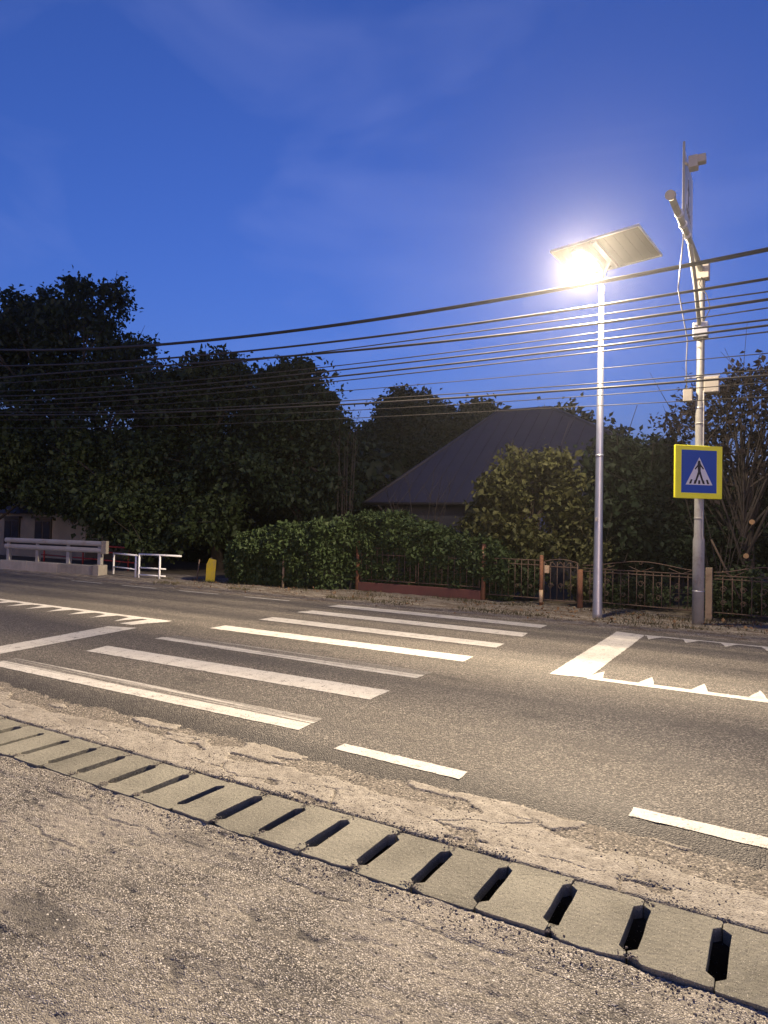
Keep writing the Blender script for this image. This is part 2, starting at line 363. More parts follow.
# broken concrete strip between drain and road
def sh_patch(U, V):
    wx = U+.16*(fbm(U*3, V*3, 4, 61)-.5)+.05*(fbm(U*19, V*19, 3, 64)-.5); wy = V+.12*(fbm(U*4, V*4, 4, 62)-.5)+.04*(fbm(U*21, V*21, 3, 66)-.5)
    bnd = 3.50+.30*(fbm(wx*.9, wx*0, 3, 63)-.35)
    main = sstep(.012, -.012, wy-bnd)
    isl = sstep(.565, .585, fbm(wx*1.6, wy*5.5, 3, 67))*sstep(3.86, 3.80, wy)
    hole = sstep(.70, .72, fbm(wx*2.2, wy*6, 3, 68))
    return np.clip(np.maximum(main*(1-hole), isl), 0, 1)
def sh_crack(U, V):
    wx = U+.05*(fbm(U*9, V*9, 3, 71)-.5); wy = V+.05*(fbm(U*9, V*9, 3, 72)-.5)
    d1, d2, _ = worley(wx*1.3, wy*3.6, 77); return sstep(.022, .0, d2-d1)*sstep(.50, .60, fbm(U*1.5, V*2.2, 3, 73))
def sh_z(U, V):
    L = sh_patch(U, V); C = sh_crack(U, V)
    W1, S1, I1 = worley(U*60, V*60, 13)
    z = -.015+.011*L+.010*(fbm(U*2.2, V*2.6, 4, 81)-.5)+.006*(fbm(U*22, V*22, 3, 82)-.5)
    z = z+(1-L)*.009*np.clip(.6-W1, 0, 1)*(.3+I1) - .016*C*L
    rim = sstep(3.205, 3.165, V+.02*(fbm(U*7, V*7, 3, 84)-.5)); z = z-.020*rim
    return np.minimum(z-.05*sstep(3.92, 4.15, V), -.001+.004*sstep(3.9, 3.5, V))
def sh_layer(U, V):
    rim = sstep(3.21, 3.17, V+.02*(fbm(U*7, V*7, 3, 84)-.5))
    return np.clip(sh_patch(U, V)-.9*sh_crack(U, V)-rim, 0, 1)
us = axis((-220, -30, 8), (-30, -9, .5), (-9, -6.5, .03), (-6.5, .6, .008), (.6, 3, .04), (3, 30, .8), (30, 220, 10)); vv = axis((3.152, 3.9, .008), (3.9, 4.15, .03))
o = link('road_shoulder', grid_mesh('road_shoulder', us, vv, sh_z, SHOULD, {'layer': sh_layer})); tag(o, kind='structure')

# road sheet with a ragged near edge
us = axis((-260, -30, 10), (-30, -10, .3), (-10, 1.5, .02), (1.5, 30, .4), (30, 260, 10))
edge = 3.86+.10*(fbm(us*.9, us*0, 3, 91)-.5)+.10*(fbm(us*5, us*0+3, 4, 92)-.5)+.05*(fbm(us*22, us*0+7, 2, 93)-.5)
rows = [np.stack([us, edge-.22, us*0-.035], -1), np.stack([us, edge-.03, us*0-.010], -1), np.stack([us, edge+.14, us*0], -1)]
for v_ in (4.2, 6, 8, 10, 12.4): rows.append(np.stack([us, us*0+v_, us*0], -1))
P = np.concatenate(rows); n = len(us); i = np.arange(len(rows)*n).reshape(len(rows), n)
F = np.stack([i[:-1, :-1], i[:-1, 1:], i[1:, 1:], i[1:, :-1]], -1).reshape(-1, 4)
road = link('road', np_mesh('road', P, F, ASPH)); tag(road, kind='structure')

# verge: rises out of the road's far edge
def m_verge():
    t = NT('gravel_and_dirt_verge'); v = t.vor(60); sp = t.n.new('ShaderNodeSeparateColor'); t.lk(v.outputs['Color'], sp.inputs[0])
    st = t.ramp(sp.outputs[0], [(0, (.06, .052, .045)), (.5, (.17, .15, .12)), (1, (.36, .33, .28))])
    n = t.noise(3.5, 6, t.map((.5, 1.6, 1)), rough=.7); c = t.mix(t.ramp(n, [(.42, G(0)), (.6, G(.8))]), st, (.10, .075, .05))
    n2 = t.noise(6, 5, t.map((.3, 2, 1))); c = t.mix(t.ramp(n2, [(.52, G(0)), (.64, G(.7))]), c, (.30, .27, .22))
    t.col(c); t.rough(.95); t.bump(v.outputs['Distance'], .9, .02); return t.m
VERGE = m_verge()
def verge_z(U, V):
    e = 11.72+.12*(fbm(U*.8, V*0, 3, 101)-.5)
    return -.05+.075*sstep(e-.25, e+.25, V+.10*(fbm(U*6, V*6, 3, 103)-.5))+.055*sstep(12.0, 12.9, V)+.03*(fbm(U*5, V*5, 4, 102)-.5)*sstep(11.6, 12.1, V)
us = axis((-260, -30, 10), (-30, -20, .2), (-20, 3, .05), (3, 30, .5), (30, 260, 10)); vv = axis((11.4, 13.2, .04), (13.2, 14.4, .1))
o = link('verge', grid_mesh('verge', us, vv, verge_z, VERGE)); tag(o, kind='structure')
us = axis((-260, 260, 8)); vv = axis((14.3, 30, 1), (30, 160, 10))
o = link('garden_ground', grid_mesh('garden_ground', us, vv, lambda U, V: .07+.0*U-.1*sstep(60, 160, V), GROUND)); tag(o, kind='structure')

# drain channel and its cover slabs
DV0, DV1, PITCH_U = 2.668, 3.150, .3055
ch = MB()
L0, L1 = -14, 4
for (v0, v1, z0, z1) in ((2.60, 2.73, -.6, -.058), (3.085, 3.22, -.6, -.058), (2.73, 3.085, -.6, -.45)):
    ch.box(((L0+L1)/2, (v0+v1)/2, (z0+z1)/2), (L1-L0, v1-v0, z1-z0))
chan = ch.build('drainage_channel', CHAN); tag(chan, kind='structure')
def slab_mesh(k):
    r = random.Random(k*7+1); w = DV1-DV0; hp = PITCH_U/2-.0022
    nd = .032; s0, s1, tp = .060, .428, .030          # notch depth, start, end, taper (from the near side)
    j = lambda a: r.uniform(-a, a)
    side = [(hp, 0), (hp, s0), (hp-nd, s0+tp), (hp-nd, s1-tp), (hp, s1), (hp, w)]
    pts = [(x+j(.0015), y+j(.002)) for x, y in side]
    pts += [(-x+j(.0015), y+j(.002)) for x, y in reversed(side)]
    # chipped corners / nicks
    out = []
    corner = {0: (-1, 1), 5: (-1, -1), 6: (1, -1), 11: (1, 1)}
    for i_, (x, y) in enumerate(pts):
        if i_ in corner:
            sx, sy = corner[i_]; big = r.random()
            c_ = .006+(.06*r.uniform(.6, 1.2) if big > .68 and sy > 0 else .016*r.random())
            a = (x+sx*c_*r.uniform(.6, 1.8), y); b = (x, y+sy*c_*r.uniform(.4, 1.0)); m_ = (x+sx*c_*.35, y+sy*c_*.3)
            seq = [b, m_, a] if i_ in (5, 11) else [a, m_, b]
            out += seq
        else: out.append((x, y))
    # nicks along near and far edges
    fin = []
    for i_ in range(len(out)):
        a, b = out[i_], out[(i_+1) % len(out)]; fin.append(a)
        if abs(a[0]-b[0]) > .12:
            for q in (.2, .4, .6, .8): fin.append((a[0]+(b[0]-a[0])*q, a[1]+(b[1]-a[1])*q+r.uniform(-.0035, .0035)))
        elif abs(a[1]-b[1]) > .1:
            for q in (.33, .66): fin.append((a[0]+(b[0]-a[0])*q+r.uniform(-.002, .002), a[1]+(b[1]-a[1])*q))
    bm = bmesh.new(); vt = [bm.verts.new((x, y-w/2, 0)) for x, y in fin]; f = bm.faces.new(vt)
    ex = bmesh.ops.extrude_face_region(bm, geom=[f])
    for v in [g for g in ex['geom'] if isinstance(g, bmesh.types.BMVert)]: v.co.z -= .055
    bmesh.ops.recalc_face_normals(bm, faces=bm.faces)
    te = [e for e in bm.edges if all(abs(v.co.z) < 1e-5 for v in e.verts)]
    bmesh.ops.bevel(bm, geom=te, offset=.003, segments=2, affect='EDGES', profile=.6)
    me = bpy.data.meshes.new('cover_slab'); bm.to_mesh(me); bm.free(); me.materials.append(SLAB); return me
for k in range(-24, 8):
    s = link('cover_slab', slab_mesh(k+100), chan)
    r = random.Random(k)
    s.location = (-.178+PITCH_U*(k-.5)+.0, (DV0+DV1)/2+r.uniform(-.007, .007), .003+r.uniform(-.005, .005))
    s.rotation_euler = (r.uniform(-.011, .011), r.uniform(-.010, .010), r.uniform(-.013, .013))

# painted road markings (children of the road)
def quad_mark(name, c, mat, z=.004, worn=None):
    """c: four corners (near-left, near-right, far-right, far-left); subdivided with slightly ragged edges"""
    a, b, c2, d = [Vector((*p, 0)) for p in c]; nu = max(3, int((b-a).length/.035)); nv = max(6, int((d-a).length/.05))
    S, T = np.meshgrid(np.linspace(0, 1, nu+1), np.linspace(0, 1, nv+1))
    X = (1-T)*((1-S)*a.x+S*b.x)+T*((1-S)*d.x+S*c2.x); Y = (1-T)*((1-S)*a.y+S*b.y)+T*((1-S)*d.y+S*c2.y)
    e = .012*(fbm(X*7, Y*7, 3, 55)-.5)+.014*(fbm(X*24, Y*24, 2, 57)-.5); Y = Y+e; X = X+.022*(fbm(X*9+9, Y*14, 3, 56)-.5)
    P = np.stack([X, Y, 0*X+z], -1).reshape(-1, 3); i = np.arange(X.size).reshape(X.shape)
    F = np.stack([i[:-1, :-1], i[:-1, 1:], i[1:, 1:], i[1:, :-1]], -1).reshape(-1, 4)
    me = np_mesh(name, P, F, mat)
    at_ = me.attributes.new('wornside', 'FLOAT', 'POINT'); at_.data.foreach_set('value', (worn(S, T) if worn else 0*S).astype(np.float32).ravel())
    return link(name, me, road)
def tri_mark(name, a, b, c, z=.0045):
    """small triangle with slightly ragged sides"""
    P = [Vector((*q, z)) for q in (a, b, c)]; ring = []
    for k in range(3):
        for t_ in (0, .2, .4, .6, .8): q = P[k].lerp(P[(k+1) % 3], t_); ring.append((q.x+random.uniform(-.005, .005), q.y+random.uniform(-.007, .007), z))
    cen = sum(P, Vector())/3
    return link(name, np_mesh(name, [tuple(cen)]+ring, [(0, k+1, (k+1) % 15+1) for k in range(15)], PAINT), road)
stripes = [  # near-left, near-right, far-right, far-left
 ([(-7.55, 4.20), (-3.24, 4.24), (-3.26, 4.60), (-7.65, 4.58)], PAINT_W, lambda S, T: sstep(.38, .62, T)*.75+.25*sstep(.35, .0, S)),
 ([(-7.41, 5.33), (-3.27, 5.37), (-3.29, 5.78), (-7.51, 5.71)], PAINT, None),
 ([(-7.49, 6.46), (-3.34, 6.41), (-3.32, 6.80), (-7.45, 6.83)], PAINT_W, lambda S, T: sstep(.30, .6, T)*.65+.38),
 ([(-7.60, 7.62), (-3.29, 7.58), (-3.32, 7.97), (-7.60, 7.98)], PAINT, None),
 ([(-7.66, 8.84), (-3.32, 8.77), (-3.34, 9.15), (-7.67, 9.24)], PAINT, None),
 ([(-7.80, 10.06), (-3.35, 9.94), (-3.39, 10.36), (-7.72, 10.46)], PAINT, None),
 ([(-7.90, 11.22), (-3.40, 11.05), (-3.41, 11.45), (-7.87, 11.62)], PAINT, None)]
for c, m, w in stripes: quad_mark('crosswalk_stripe', c, m, worn=w)
quad_mark('stop_line', [(-2.21, 7.53), (-1.79, 7.58), (-1.80, 11.36), (-2.25, 11.48)], PAINT)
quad_mark('stop_line', [(-8.45, 4.60), (-8.03+-.0, 4.62), (-8.45, 6.95), (-8.92, 6.80)], PAINT_W, worn=lambda S, T: .35*sstep(.7, 1, T))
quad_mark('centre_line', [(-1.788, 7.52), (4.0, 7.50), (4.0, 7.66), (-1.788, 7.67)], PAINT)
quad_mark('lane_edge_line', [(-1.79, 11.30), (4.0, 11.18), (4.0, 11.26), (-1.79, 11.38)], PAINT)
quad_mark('centre_line', [(-24, 7.74), (-8.6, 7.66), (-8.63, 7.80), (-24, 7.88)], PAINT)
for k in range(12):
    u_ = -1.70+.528*k; q_ = u_-.085
    tri_mark('triangle_marking', (q_-.06+.04, 7.668), (q_+.14, 7.668), (q_+.07, 8.06), .005)
    tri_mark('triangle_marking', (u_-.12+.06, 11.305-.02*(u_+1.8)), (u_+.17, 11.305-.02*(u_+1.8)), (u_+.02, 10.93), .005)
for k in range(16):
    u_ = -8.75-.62*k
    if k == 0: quad_mark('lane_block', [(-9.05, 7.10), (-8.78, 7.10), (-8.62, 7.66), (-9.05, 7.66)], PAINT)
    else: tri_mark('triangle_marking', (u_-.16, 7.672+.0052*(-8.6-u_)), (u_+.16, 7.672+.0052*(-8.6-u_)), (u_+.05, 7.20), .005)
for u_ in (-2.755, -.712, 1.33, 3.4): quad_mark('edge_line_dash', [(u_, 4.03), (u_+1.0, 4.00), (u_+1.0, 4.15), (u_, 4.17)], PAINT)
for u_ in (-10.4, -12.5, -14.6, -16.7): quad_mark('edge_line_dash', [(u_, 11.45), (u_+1.3, 11.45), (u_+1.3, 11.53), (u_, 11.53)], PAINT)

# loose gravel
def pebbles(name, pts, sizes, mat):
    ico = bmesh.new(); bmesh.ops.create_icosphere(ico, subdivisions=1, radius=1); bv = np.array([v.co[:] for v in ico.verts]); bf = np.array([[v.index for v in f.verts] for f in ico.faces]); ico.free()
    n = len(pts); sc = sizes[:, None, None]*rng.uniform(.55, 1.2, (n, 1, 3)); V = bv[None]*(1+rng.uniform(-.25, .25, (n, len(bv), 1)))*sc
    a = rng.uniform(0, 6.28, n); c, s = np.cos(a)[:, None], np.sin(a)[:, None]
    V = np.stack([V[..., 0]*c-V[..., 1]*s, V[..., 0]*s+V[..., 1]*c, V[..., 2]*.75], -1)+pts[:, None, :]
    F = (bf[None]+(np.arange(n)*len(bv))[:, None, None]).reshape(-1, 3)
    return np_mesh(name, V.reshape(-1, 3), F, mat)
N = 14000; U_ = rng.uniform(-7, .8, N); V_ = np.where(rng.random(N) < .45, 3.165+np.abs(rng.normal(0, .03, N)), np.where(rng.random(N) < .5, 2.645-np.abs(rng.normal(0, .07, N)), rng.uniform(3.2, 4.0, N)))
keep = (V_ < 2.655) | ((V_ > 3.16) & (fbm(U_*3, V_*3, 3, 111) > .46)); U_, V_ = U_[keep], V_[keep]
# grit spilled onto the slab joints
jk = rng.integers(-24, 4, 2600); ju = -.178+PITCH_U*jk+rng.normal(0, .022, 2600); jv = np.where(rng.random(2600) < .65, 2.68+np.abs(rng.normal(0, .028, 2600)), 3.14-np.abs(rng.normal(0, .025, 2600)))
jm = (_hash(jk, jk*0, 5) > .35) & ((np.abs(ju+.178-PITCH_U*jk) > .004)); U_ = np.concatenate([U_, ju[jm]]); V_ = np.concatenate([V_, jv[jm]])
Z_ = np.where(V_ < 2.665, pave_z(U_, V_), np.where(V_ < 3.152, .006, sh_z(U_, V_))); S_ = .0022+.0045*rng.random(len(U_))**3; Z_ = Z_+S_*.3
o = link('loose_gravel', pebbles('loose_gravel', np.stack([U_, V_, Z_], -1), S_, GRAVEL)); tag(o, 'loose gravel scattered along both edges of the slotted drain', 'gravel', kind='stuff')
N = 3500; U_ = rng.uniform(-24, 3, N); V_ = 11.65+np.abs(rng.normal(0, .5, N)); k = V_ < 13.2; U_, V_ = U_[k], V_[k]
o = link('verge_gravel', pebbles('verge_gravel', np.stack([U_, V_, verge_z(U_, V_)], -1), .005+.014*rng.random(len(U_))**3, GRAVEL)); tag(o, 'coarse stones scattered on the verge beyond the road', 'gravel', kind='stuff')

# ------------------------------------------------------------------ solar street lamp
LP = Vector((-2.82, 12.59, .05))
lamp = tag(empty('solar_street_lamp', LP), 'tall silver solar street lamp, lit, on the far verge', 'street lamp')
p = MB().tube([(0, 0, -.05), (0, 0, .1), (0, 0, 3.0), (-.0, -.02, 6.12)], [.088, .088, .068, .045], 16); p.build('pole', GALV, lamp)
MB().box((-.02, -.083, 1.82), (.045, .02, .07)).build('hatch', BOXG, lamp, .003)
MB().tube([(0, 0, 2.98), (0, 0, 3.02)], .074, 16).build('weld_collar', GALV, lamp)
MB().tube([(0, -.02, 6.02), (0, -.02, 6.16)], .056, 14).build('top_collar', GALV, lamp)
PA = Vector((.97477, -.22321, 0)); PB = Vector((.21971, .95949, -.17635)); PN = PA.cross(PB); PC = Vector((-2.673, 12.174, 6.653))-LP
PM = Matrix((PA, PB, PN)).transposed()
p = MB().box(PC, (1.60, 1.01, .012), PM); pan = p.build('solar_panel', PANELM, lamp)
fr = MB()
for s in (-1, 1):
    fr.box(PC+PA*s*.81, (.022, 1.05, .042), PM); fr.box(PC+PB*s*.514, (1.598, .022, .042), PM)
fr.build('panel_frame', ALU, pan)
for q in range(-4, 5): MB().box(PC+PA*q*.17-PN*.009, (.004, .99, .003), PM).build('cell_seam', PANELM, pan)
MB().box(PC+PN*.009, (1.56, .98, .004), PM).build('cell_sheet', PCELL, pan)
br = MB(); br.box(PC-PN*.035, (.09, .94, .045), PM); br.tube([(0, -.02, 6.05), Vector((.0, -.05, 6.30)), PC-PN*.03+PB*.2], .04, 10); br.build('bracket', GALV, lamp)
# luminaire: tapered oval housing on a short arm
LH = LAMP_POS-LP
h = MB(); ax = Vector((-.32, -.93, .12)).normalized(); sx_ = ax.cross(Vector((0, 0, 1))).normalized(); nz_ = sx_.cross(ax)
prof = [(-.42, .05, .03), (-.34, .09, .045), (-.1, .13, .055), (.15, .14, .05), (.27, .12, .035), (.33, .06, .015)]
V = []; n = 12
for (d, w, t_) in prof:
    for k in range(n):
        a = 2*math.pi*k/n; V.append(LH+ax*d+sx_*w*math.cos(a)+nz_*(t_*math.sin(a)+.062))
F = [(i*n+k, i*n+(k+1) % n, (i+1)*n+(k+1) % n, (i+1)*n+k) for i in range(len(prof)-1) for k in range(n)]+[tuple(range(n)), tuple(range((len(prof)-1)*n, len(prof)*n))]
h.add(V, F, True); head = h.build('lamp_head', GALV, lamp)
arm = MB().tube([(0, -.02, 6.10), LH+ax*-.55+nz_*.06, LH+ax*-.36+nz_*.06], [.032, .03, .03], 10); arm.build('arm', GALV, lamp)
ln = MB(); V = []
for (f_, z_) in ((1, .012), (.96, -.012), (.6, -.03), (.15, -.036)):
    for k in range(16):
        a = 2*math.pi*k/16; V.append(LH+ax*(.05+.20*f_*math.sin(a))+sx_*.115*f_*math.cos(a)+nz_*z_)
ln.add(V, [(i*16+k, i*16+(k+1) % 16, (i+1)*16+(k+1) % 16, (i+1)*16+k) for i in range(3) for k in range(16)]+[tuple(range(48, 64))], True)
ln.build('lens', LENS, head)
# the luminaire's own light: a wide forward-throwing distribution, as street-lamp optics have, plus added side beams
ld = bpy.data.lights.new('street_lamp_light', 'POINT'); ld.energy = LAMP_POWER; ld.color = (1.0, .80, .565); ld.shadow_soft_size = .07
ld.use_nodes = True; ln_, ll_ = ld.node_tree.nodes, ld.node_tree.links
em = ln_['Emission']; tcn = ln_.new('ShaderNodeTexCoord'); dt = ln_.new('ShaderNodeVectorMath'); dt.operation = 'DOT_PRODUCT'; dt.inputs[1].default_value = (0, 0, -1)
ll_.new(tcn.outputs['Normal'], dt.inputs[0])
LROT = (LAMP_AIM-LAMP_POS).to_track_quat('-Z', 'Y').to_matrix().transposed()
def lm(op, a, b):
    m = ln_.new('ShaderNodeMath'); m.operation = op
    for k, v in ((0, a), (1, b)):
        if hasattr(v, 'links'): ll_.new(v, m.inputs[k])
        else: m.inputs[k].default_value = v
    return m.outputs[0]
beam = lm('POWER', lm('MAXIMUM', dt.outputs['Value'], 0.0), 4.0)
loc_down = ((LAMP_AIM-LAMP_POS).to_track_quat('-Z', 'Y').to_matrix().transposed()) @ Vector((0, 0, -1))
d2 = ln_.new('ShaderNodeVectorMath'); d2.operation = 'DOT_PRODUCT'; d2.inputs[1].default_value = loc_down; ll_.new(tcn.outputs['Normal'], d2.inputs[0])
mr = ln_.new('ShaderNodeMapRange'); mr.interpolation_type = 'SMOOTHSTEP'; mr.inputs[1].default_value = -.25; mr.inputs[2].default_value = .2; mr.inputs[3].default_value = .003; mr.inputs[4].default_value = .36
ll_.new(d2.outputs['Value'], mr.inputs[0])
def side_beam(target, power, gain):
    dv_ = ln_.new('ShaderNodeVectorMath'); dv_.operation = 'DOT_PRODUCT'; dv_.inputs[1].default_value = LROT @ (Vector(target)-LAMP_POS).normalized(); ll_.new(tcn.outputs['Normal'], dv_.inputs[0])
    return lm('MULTIPLY', lm('POWER', lm('MAXIMUM', dv_.outputs['Value'], 0.0), power), gain)
total = lm('ADD', lm('MULTIPLY', beam, 4.2), mr.outputs[0])
total = lm('ADD', total, side_beam((-16.5, 7.5, 0), 11.0, 6.0)); total = lm('ADD', total, side_beam((4.5, 5.0, 0), 7.0, 2.0))  # added side beams; the left one stands in for an off-frame lamp
ll_.new(total, em.inputs['Strength'])
lo = bpy.data.objects.new('street_lamp_light', ld); COL.objects.link(lo); lo.location = LAMP_POS+Vector((-.02, -.06, -.13))
lo.rotation_euler = (LAMP_AIM-LAMP_POS).to_track_quat('-Z', 'Y').to_euler()

# ------------------------------------------------------------------ sign mast
MP = Vector((-1.16, 12.8, .04))
mast = tag(empty('sign_mast', MP), 'grey steel mast with raised arm behind the crossing sign', 'mast')
MB().tube([(0, 0, -.05), (0, 0, 1.50), (0, 0, 1.56), (0, 0, 3.9), (0, 0, 3.96), (0, 0, 6.2)], [.098, .095, .078, .074, .066, .062], 14).build('pole', POLE_GREY, mast)
for z_ in (1.86, 3.52, 4.34): MB().tube([(0, 0, z_), (0, 0, z_+.03)], .081 if z_ < 2.5 else .079, 14).build('band', POLE_GREY, mast)
def ml(P): return Vector(P)-MP
J = (-1.16, 11.0, 6.10); TIP = (-1.18, 9.0, 5.93)
MB().tube([ml((-1.16, 12.8, 6.28)), ml(J), ml(TIP)], [.05, .046, .045], 10).build('arm', POLE_GREY, mast)
MB().tube([ml((-1.175, 12.72, 5.28)), ml((-1.165, 11.9, 5.72)), ml((-1.16, 11.0, 6.06))], .034, 8).build('arm_strut', POLE_GREY, mast)
MB().tube([ml((-1.18, 9.06, 5.95)), ml((-1.18, 8.93, 5.90))], .062, 10).build('arm_end_cap', BOXG, mast)
MB().box((0, -.02, 6.22), (.26, .22, .30)).build('top_box', BOXG, mast, .01)
MB().box((0, -.01, 5.17), (.24, .24, .26)).build('clamp', GALV, mast, .012)
for sx in (-1, 1):
    for zz in (5.09, 5.25): MB().tube([(sx*.08, -.125, zz), (sx*.08, -.15, zz)], .014, 6).build('clamp_bolt', GALV, mast)
MB().box((.18, .02, 4.20), (.24, .18, .27)).build('control_box', BOXG, mast, .012)
MB().box((-.19, -.06, 4.04), (.15, .11, .23)).build('junction_box', BOXG, mast, .01)
MB().box((.03, -.02, 4.35), (.56, .06, .022)).build('crossbar', GALV, mast)
MB().tube([ml((-1.18, 10.4, 5.99)), ml((-1.32, 11.0, 5.4)), (-.2, -.13, 5.0), (-.22, -.10, 4.6), (-.21, -.07, 4.14)], .009, 6).build('supply_cable', CABLE_L, mast)
dv = MB(); c = ml((-1.03, 10.1, 6.84)); dv.box(c, (.12, .16, .17)); dv.box(c+Vector((.10, 0, .03)), (.12, .12, .11)); dv.tube([c+Vector((-.05, 0, -.02)), ml((-1.16, 10.03, 6.86))], .02, 6); dv.build('detector', BOXG, mast, .01)

MB().tube([(.075, -.05, .1), (.075, -.05, 1.5), (.062, -.05, 1.6), (.058, -.045, 4.1)], .013, 6).build('conduit', CABLE_L, mast)
for z_ in (.6, 2.9, 3.8, 5.7): MB().tube([(0, 0, z_), (0, 0, z_+.018)], .1 if z_ < 1.4 else (.08 if z_ < 3.9 else .07), 14).build('hose_clamp', GALV, mast)
MB().tube([(.05, -.06, 5.32), (.16, -.16, 5.5), (.10, -.2, 5.75), (-.02, -.16, 5.95), (.02, -.12, 6.1)], .008, 6).build('loose_cable', CABLE, mast)
for q in range(3): MB().tube([ml(J)+Vector((0, -.4-.45*q, -.06-.03*q)), ml(J)+Vector((0, -.43-.45*q, -.06-.03*q))], .06, 10).build('arm_clamp', GALV, mast)
def crossing_symbol(parent, sx, sz, cz, y, pm=None):
    """blue panel, white triangle, walking figure and five bars; local x right, z up, front -y"""
    panel = MB().poly([(-sx, cz-sz), (sx, cz-sz), (sx, cz+sz), (-sx, cz+sz)], y-.003, y).build('symbol_panel', pm or BLUE, parent)
    w, hh = sx*.76, sz*.68
    tri = MB().poly([(-w, cz-hh+.02), (w, cz-hh+.02), (0, cz+hh*.98)], y-.006, y-.0032).build('triangle', SWHITE, panel)
    S = w/.212
    def stroke(mb, a, b, wa, wb):
        a, b = Vector((a[0], 0, a[1]))*S, Vector((b[0], 0, b[1]))*S; d = (b-a).normalized(); nn = Vector((-d.z, 0, d.x))
        q = [a+nn*wa*S-d*wa*S*.4, a-nn*wa*S-d*wa*S*.4, b-nn*wb*S+d*wb*S*.4, b+nn*wb*S+d*wb*S*.4]
        mb.poly([(v.x, v.z+cz) for v in q], y-.009, y-.0062)
    f = MB(); hx, hz = -.004, .135
    f.poly([((hx+.022*math.cos(a))*S, (hz+.024*math.sin(a))*S+cz) for a in [2*math.pi*k/14 for k in range(14)]], y-.009, y-.0062)
    f.build('figure_head', SBLACK, panel)
    for nm, st in (('figure_torso', ((-.004, .11), (-.002, -.01), .026, .020)), ('figure_arm', ((-.012, .10), (-.066, .035), .012, .009)), ('figure_arm', ((.012, .10), (.062, .04), .012, .009)),
                   ('figure_leg', ((-.006, -.005), (-.064, -.165), .017, .012)), ('figure_leg', ((.004, -.005), (.062, -.165), .017, .012))):
        m = MB(); stroke(m, *st); ob = m.build(nm, SBLACK, panel); ob.location.y = -.0004*(1+len(panel.children))
    for q in (-2, -1, 0, 1, 2):
        m = MB(); xx = q*.072; lean = q*-.012; z0, z1 = -.178, -.115 if abs(q) > 1 else -.125
        m.poly([((xx-.017)*S, z0*S+cz), ((xx+.017)*S, z0*S+cz), ((xx+lean+.014)*S, z1*S+cz), ((xx+lean-.014)*S, z1*S+cz)], y-.0088, y-.0064)
        m.build('crossing_bar', SBLACK, panel)
    return panel
sg = tag(empty('crossing_sign', (-1.16-.01, 12.70-.02, 2.26), math.radians(40)), 'square yellow bordered pedestrian crossing sign with blue centre', 'sign')
bd = MB().box((0, 0, .455), (.90, .05, .92)).build('board', YEL, sg, .012)
crossing_symbol(sg, .335, .37, .462, -.0262)
MB().box((0, .045, .30), (.30, .04, .05)).build('bracket', GALV, sg); MB().box((0, .045, .70), (.30, .04, .05)).build('bracket', GALV, sg)

ov = tag(empty('overhead_sign', (-1.145, 10.55, 6.02), math.radians(90)), 'pale overhead crossing sign plate seen edge-on above the mast arm', 'sign')
# local x = +v (world), front -y = +u
MB().box((.04, .012, .56), (1.06, .022, 1.04)).build('board', SWHITE, ov, .006)
crossing_symbol(ov, .46, .46, .56, .0, m_plain('pale_blue_sign_film', (.34, .42, .52), .4, 0, .08, 4))
MB().box((-.53, .0, .55), (.02, .03, 1.14)).build('edge_bar', POLE_GREY, ov)
MB().box((.575, .012, .56), (.018, .03, 1.06)).build('edge_bar', ALU, ov)

# ------------------------------------------------------------------ overhead cables
cables = [  # (v plane, radius, points, label)
 (11.35, .026, [(768, 250), (600, 281), (440, 309), (310, 330), (160, 344), (0, 350)], 'thickest black overhead cable, topmost of all the wires'),
 (11.40, .017, [(768, 279), (600, 305), (440, 328), (310, 345), (217, 354), (140, 360), (0, 366)], 'black overhead cable, second from the top'),
 (11.45, .009, [(768, 291), (600, 316), (440, 336), (310, 353), (150, 372), (0, 383)], 'thin overhead wire, third from the top'),
 (11.50, .018, [(768, 299), (600, 324), (440, 341), (330, 353), (200, 363), (0, 378)], 'thick overhead cable, fourth from the top'),
 (11.55, .008, [(768, 307), (600, 334), (440, 353), (320, 367), (150, 384), (0, 391)], 'thin overhead wire, fifth from the top'),
 (11.60, .012, [(768, 319), (600, 341), (440, 358), (320, 372), (160, 388), (0, 396)], 'dark overhead cable, sixth from the top'),
 (11.65, .014, [(768, 325), (600, 347), (440, 365), (320, 378), (160, 393), (0, 401)], 'dark overhead cable, seventh from the top'),
 (11.70, .009, [(768, 331), (600, 353), (440, 370), (320, 382), (150, 399), (0, 405)], 'thin overhead wire, eighth from the top'),
 (11.75, .006, [(768, 352), (600, 371), (440, 382), (345, 390), (150, 405), (0, 409)], 'hair-thin overhead wire, ninth from the top'),
 (11.80, .008, [(768, 370), (600, 383), (440, 394), (340, 402), (150, 410), (0, 412)], 'thin overhead wire, tenth from the top'),
 (11.85, .015, [(768, 375), (600, 389), (440, 398), (340, 405), (150, 413), (0, 415)], 'dark overhead cable, eleventh from the top'),
 (11.90, .006, [(768, 382), (600, 396), (440, 405), (340, 411), (150, 418), (0, 420)], 'hair-thin overhead wire, twelfth from the top'),
 (11.95, .006, [(768, 397), (600, 405), (440, 414), (300, 421), (150, 426), (0, 428)], 'hair-thin overhead wire, lowest of all the wires')]
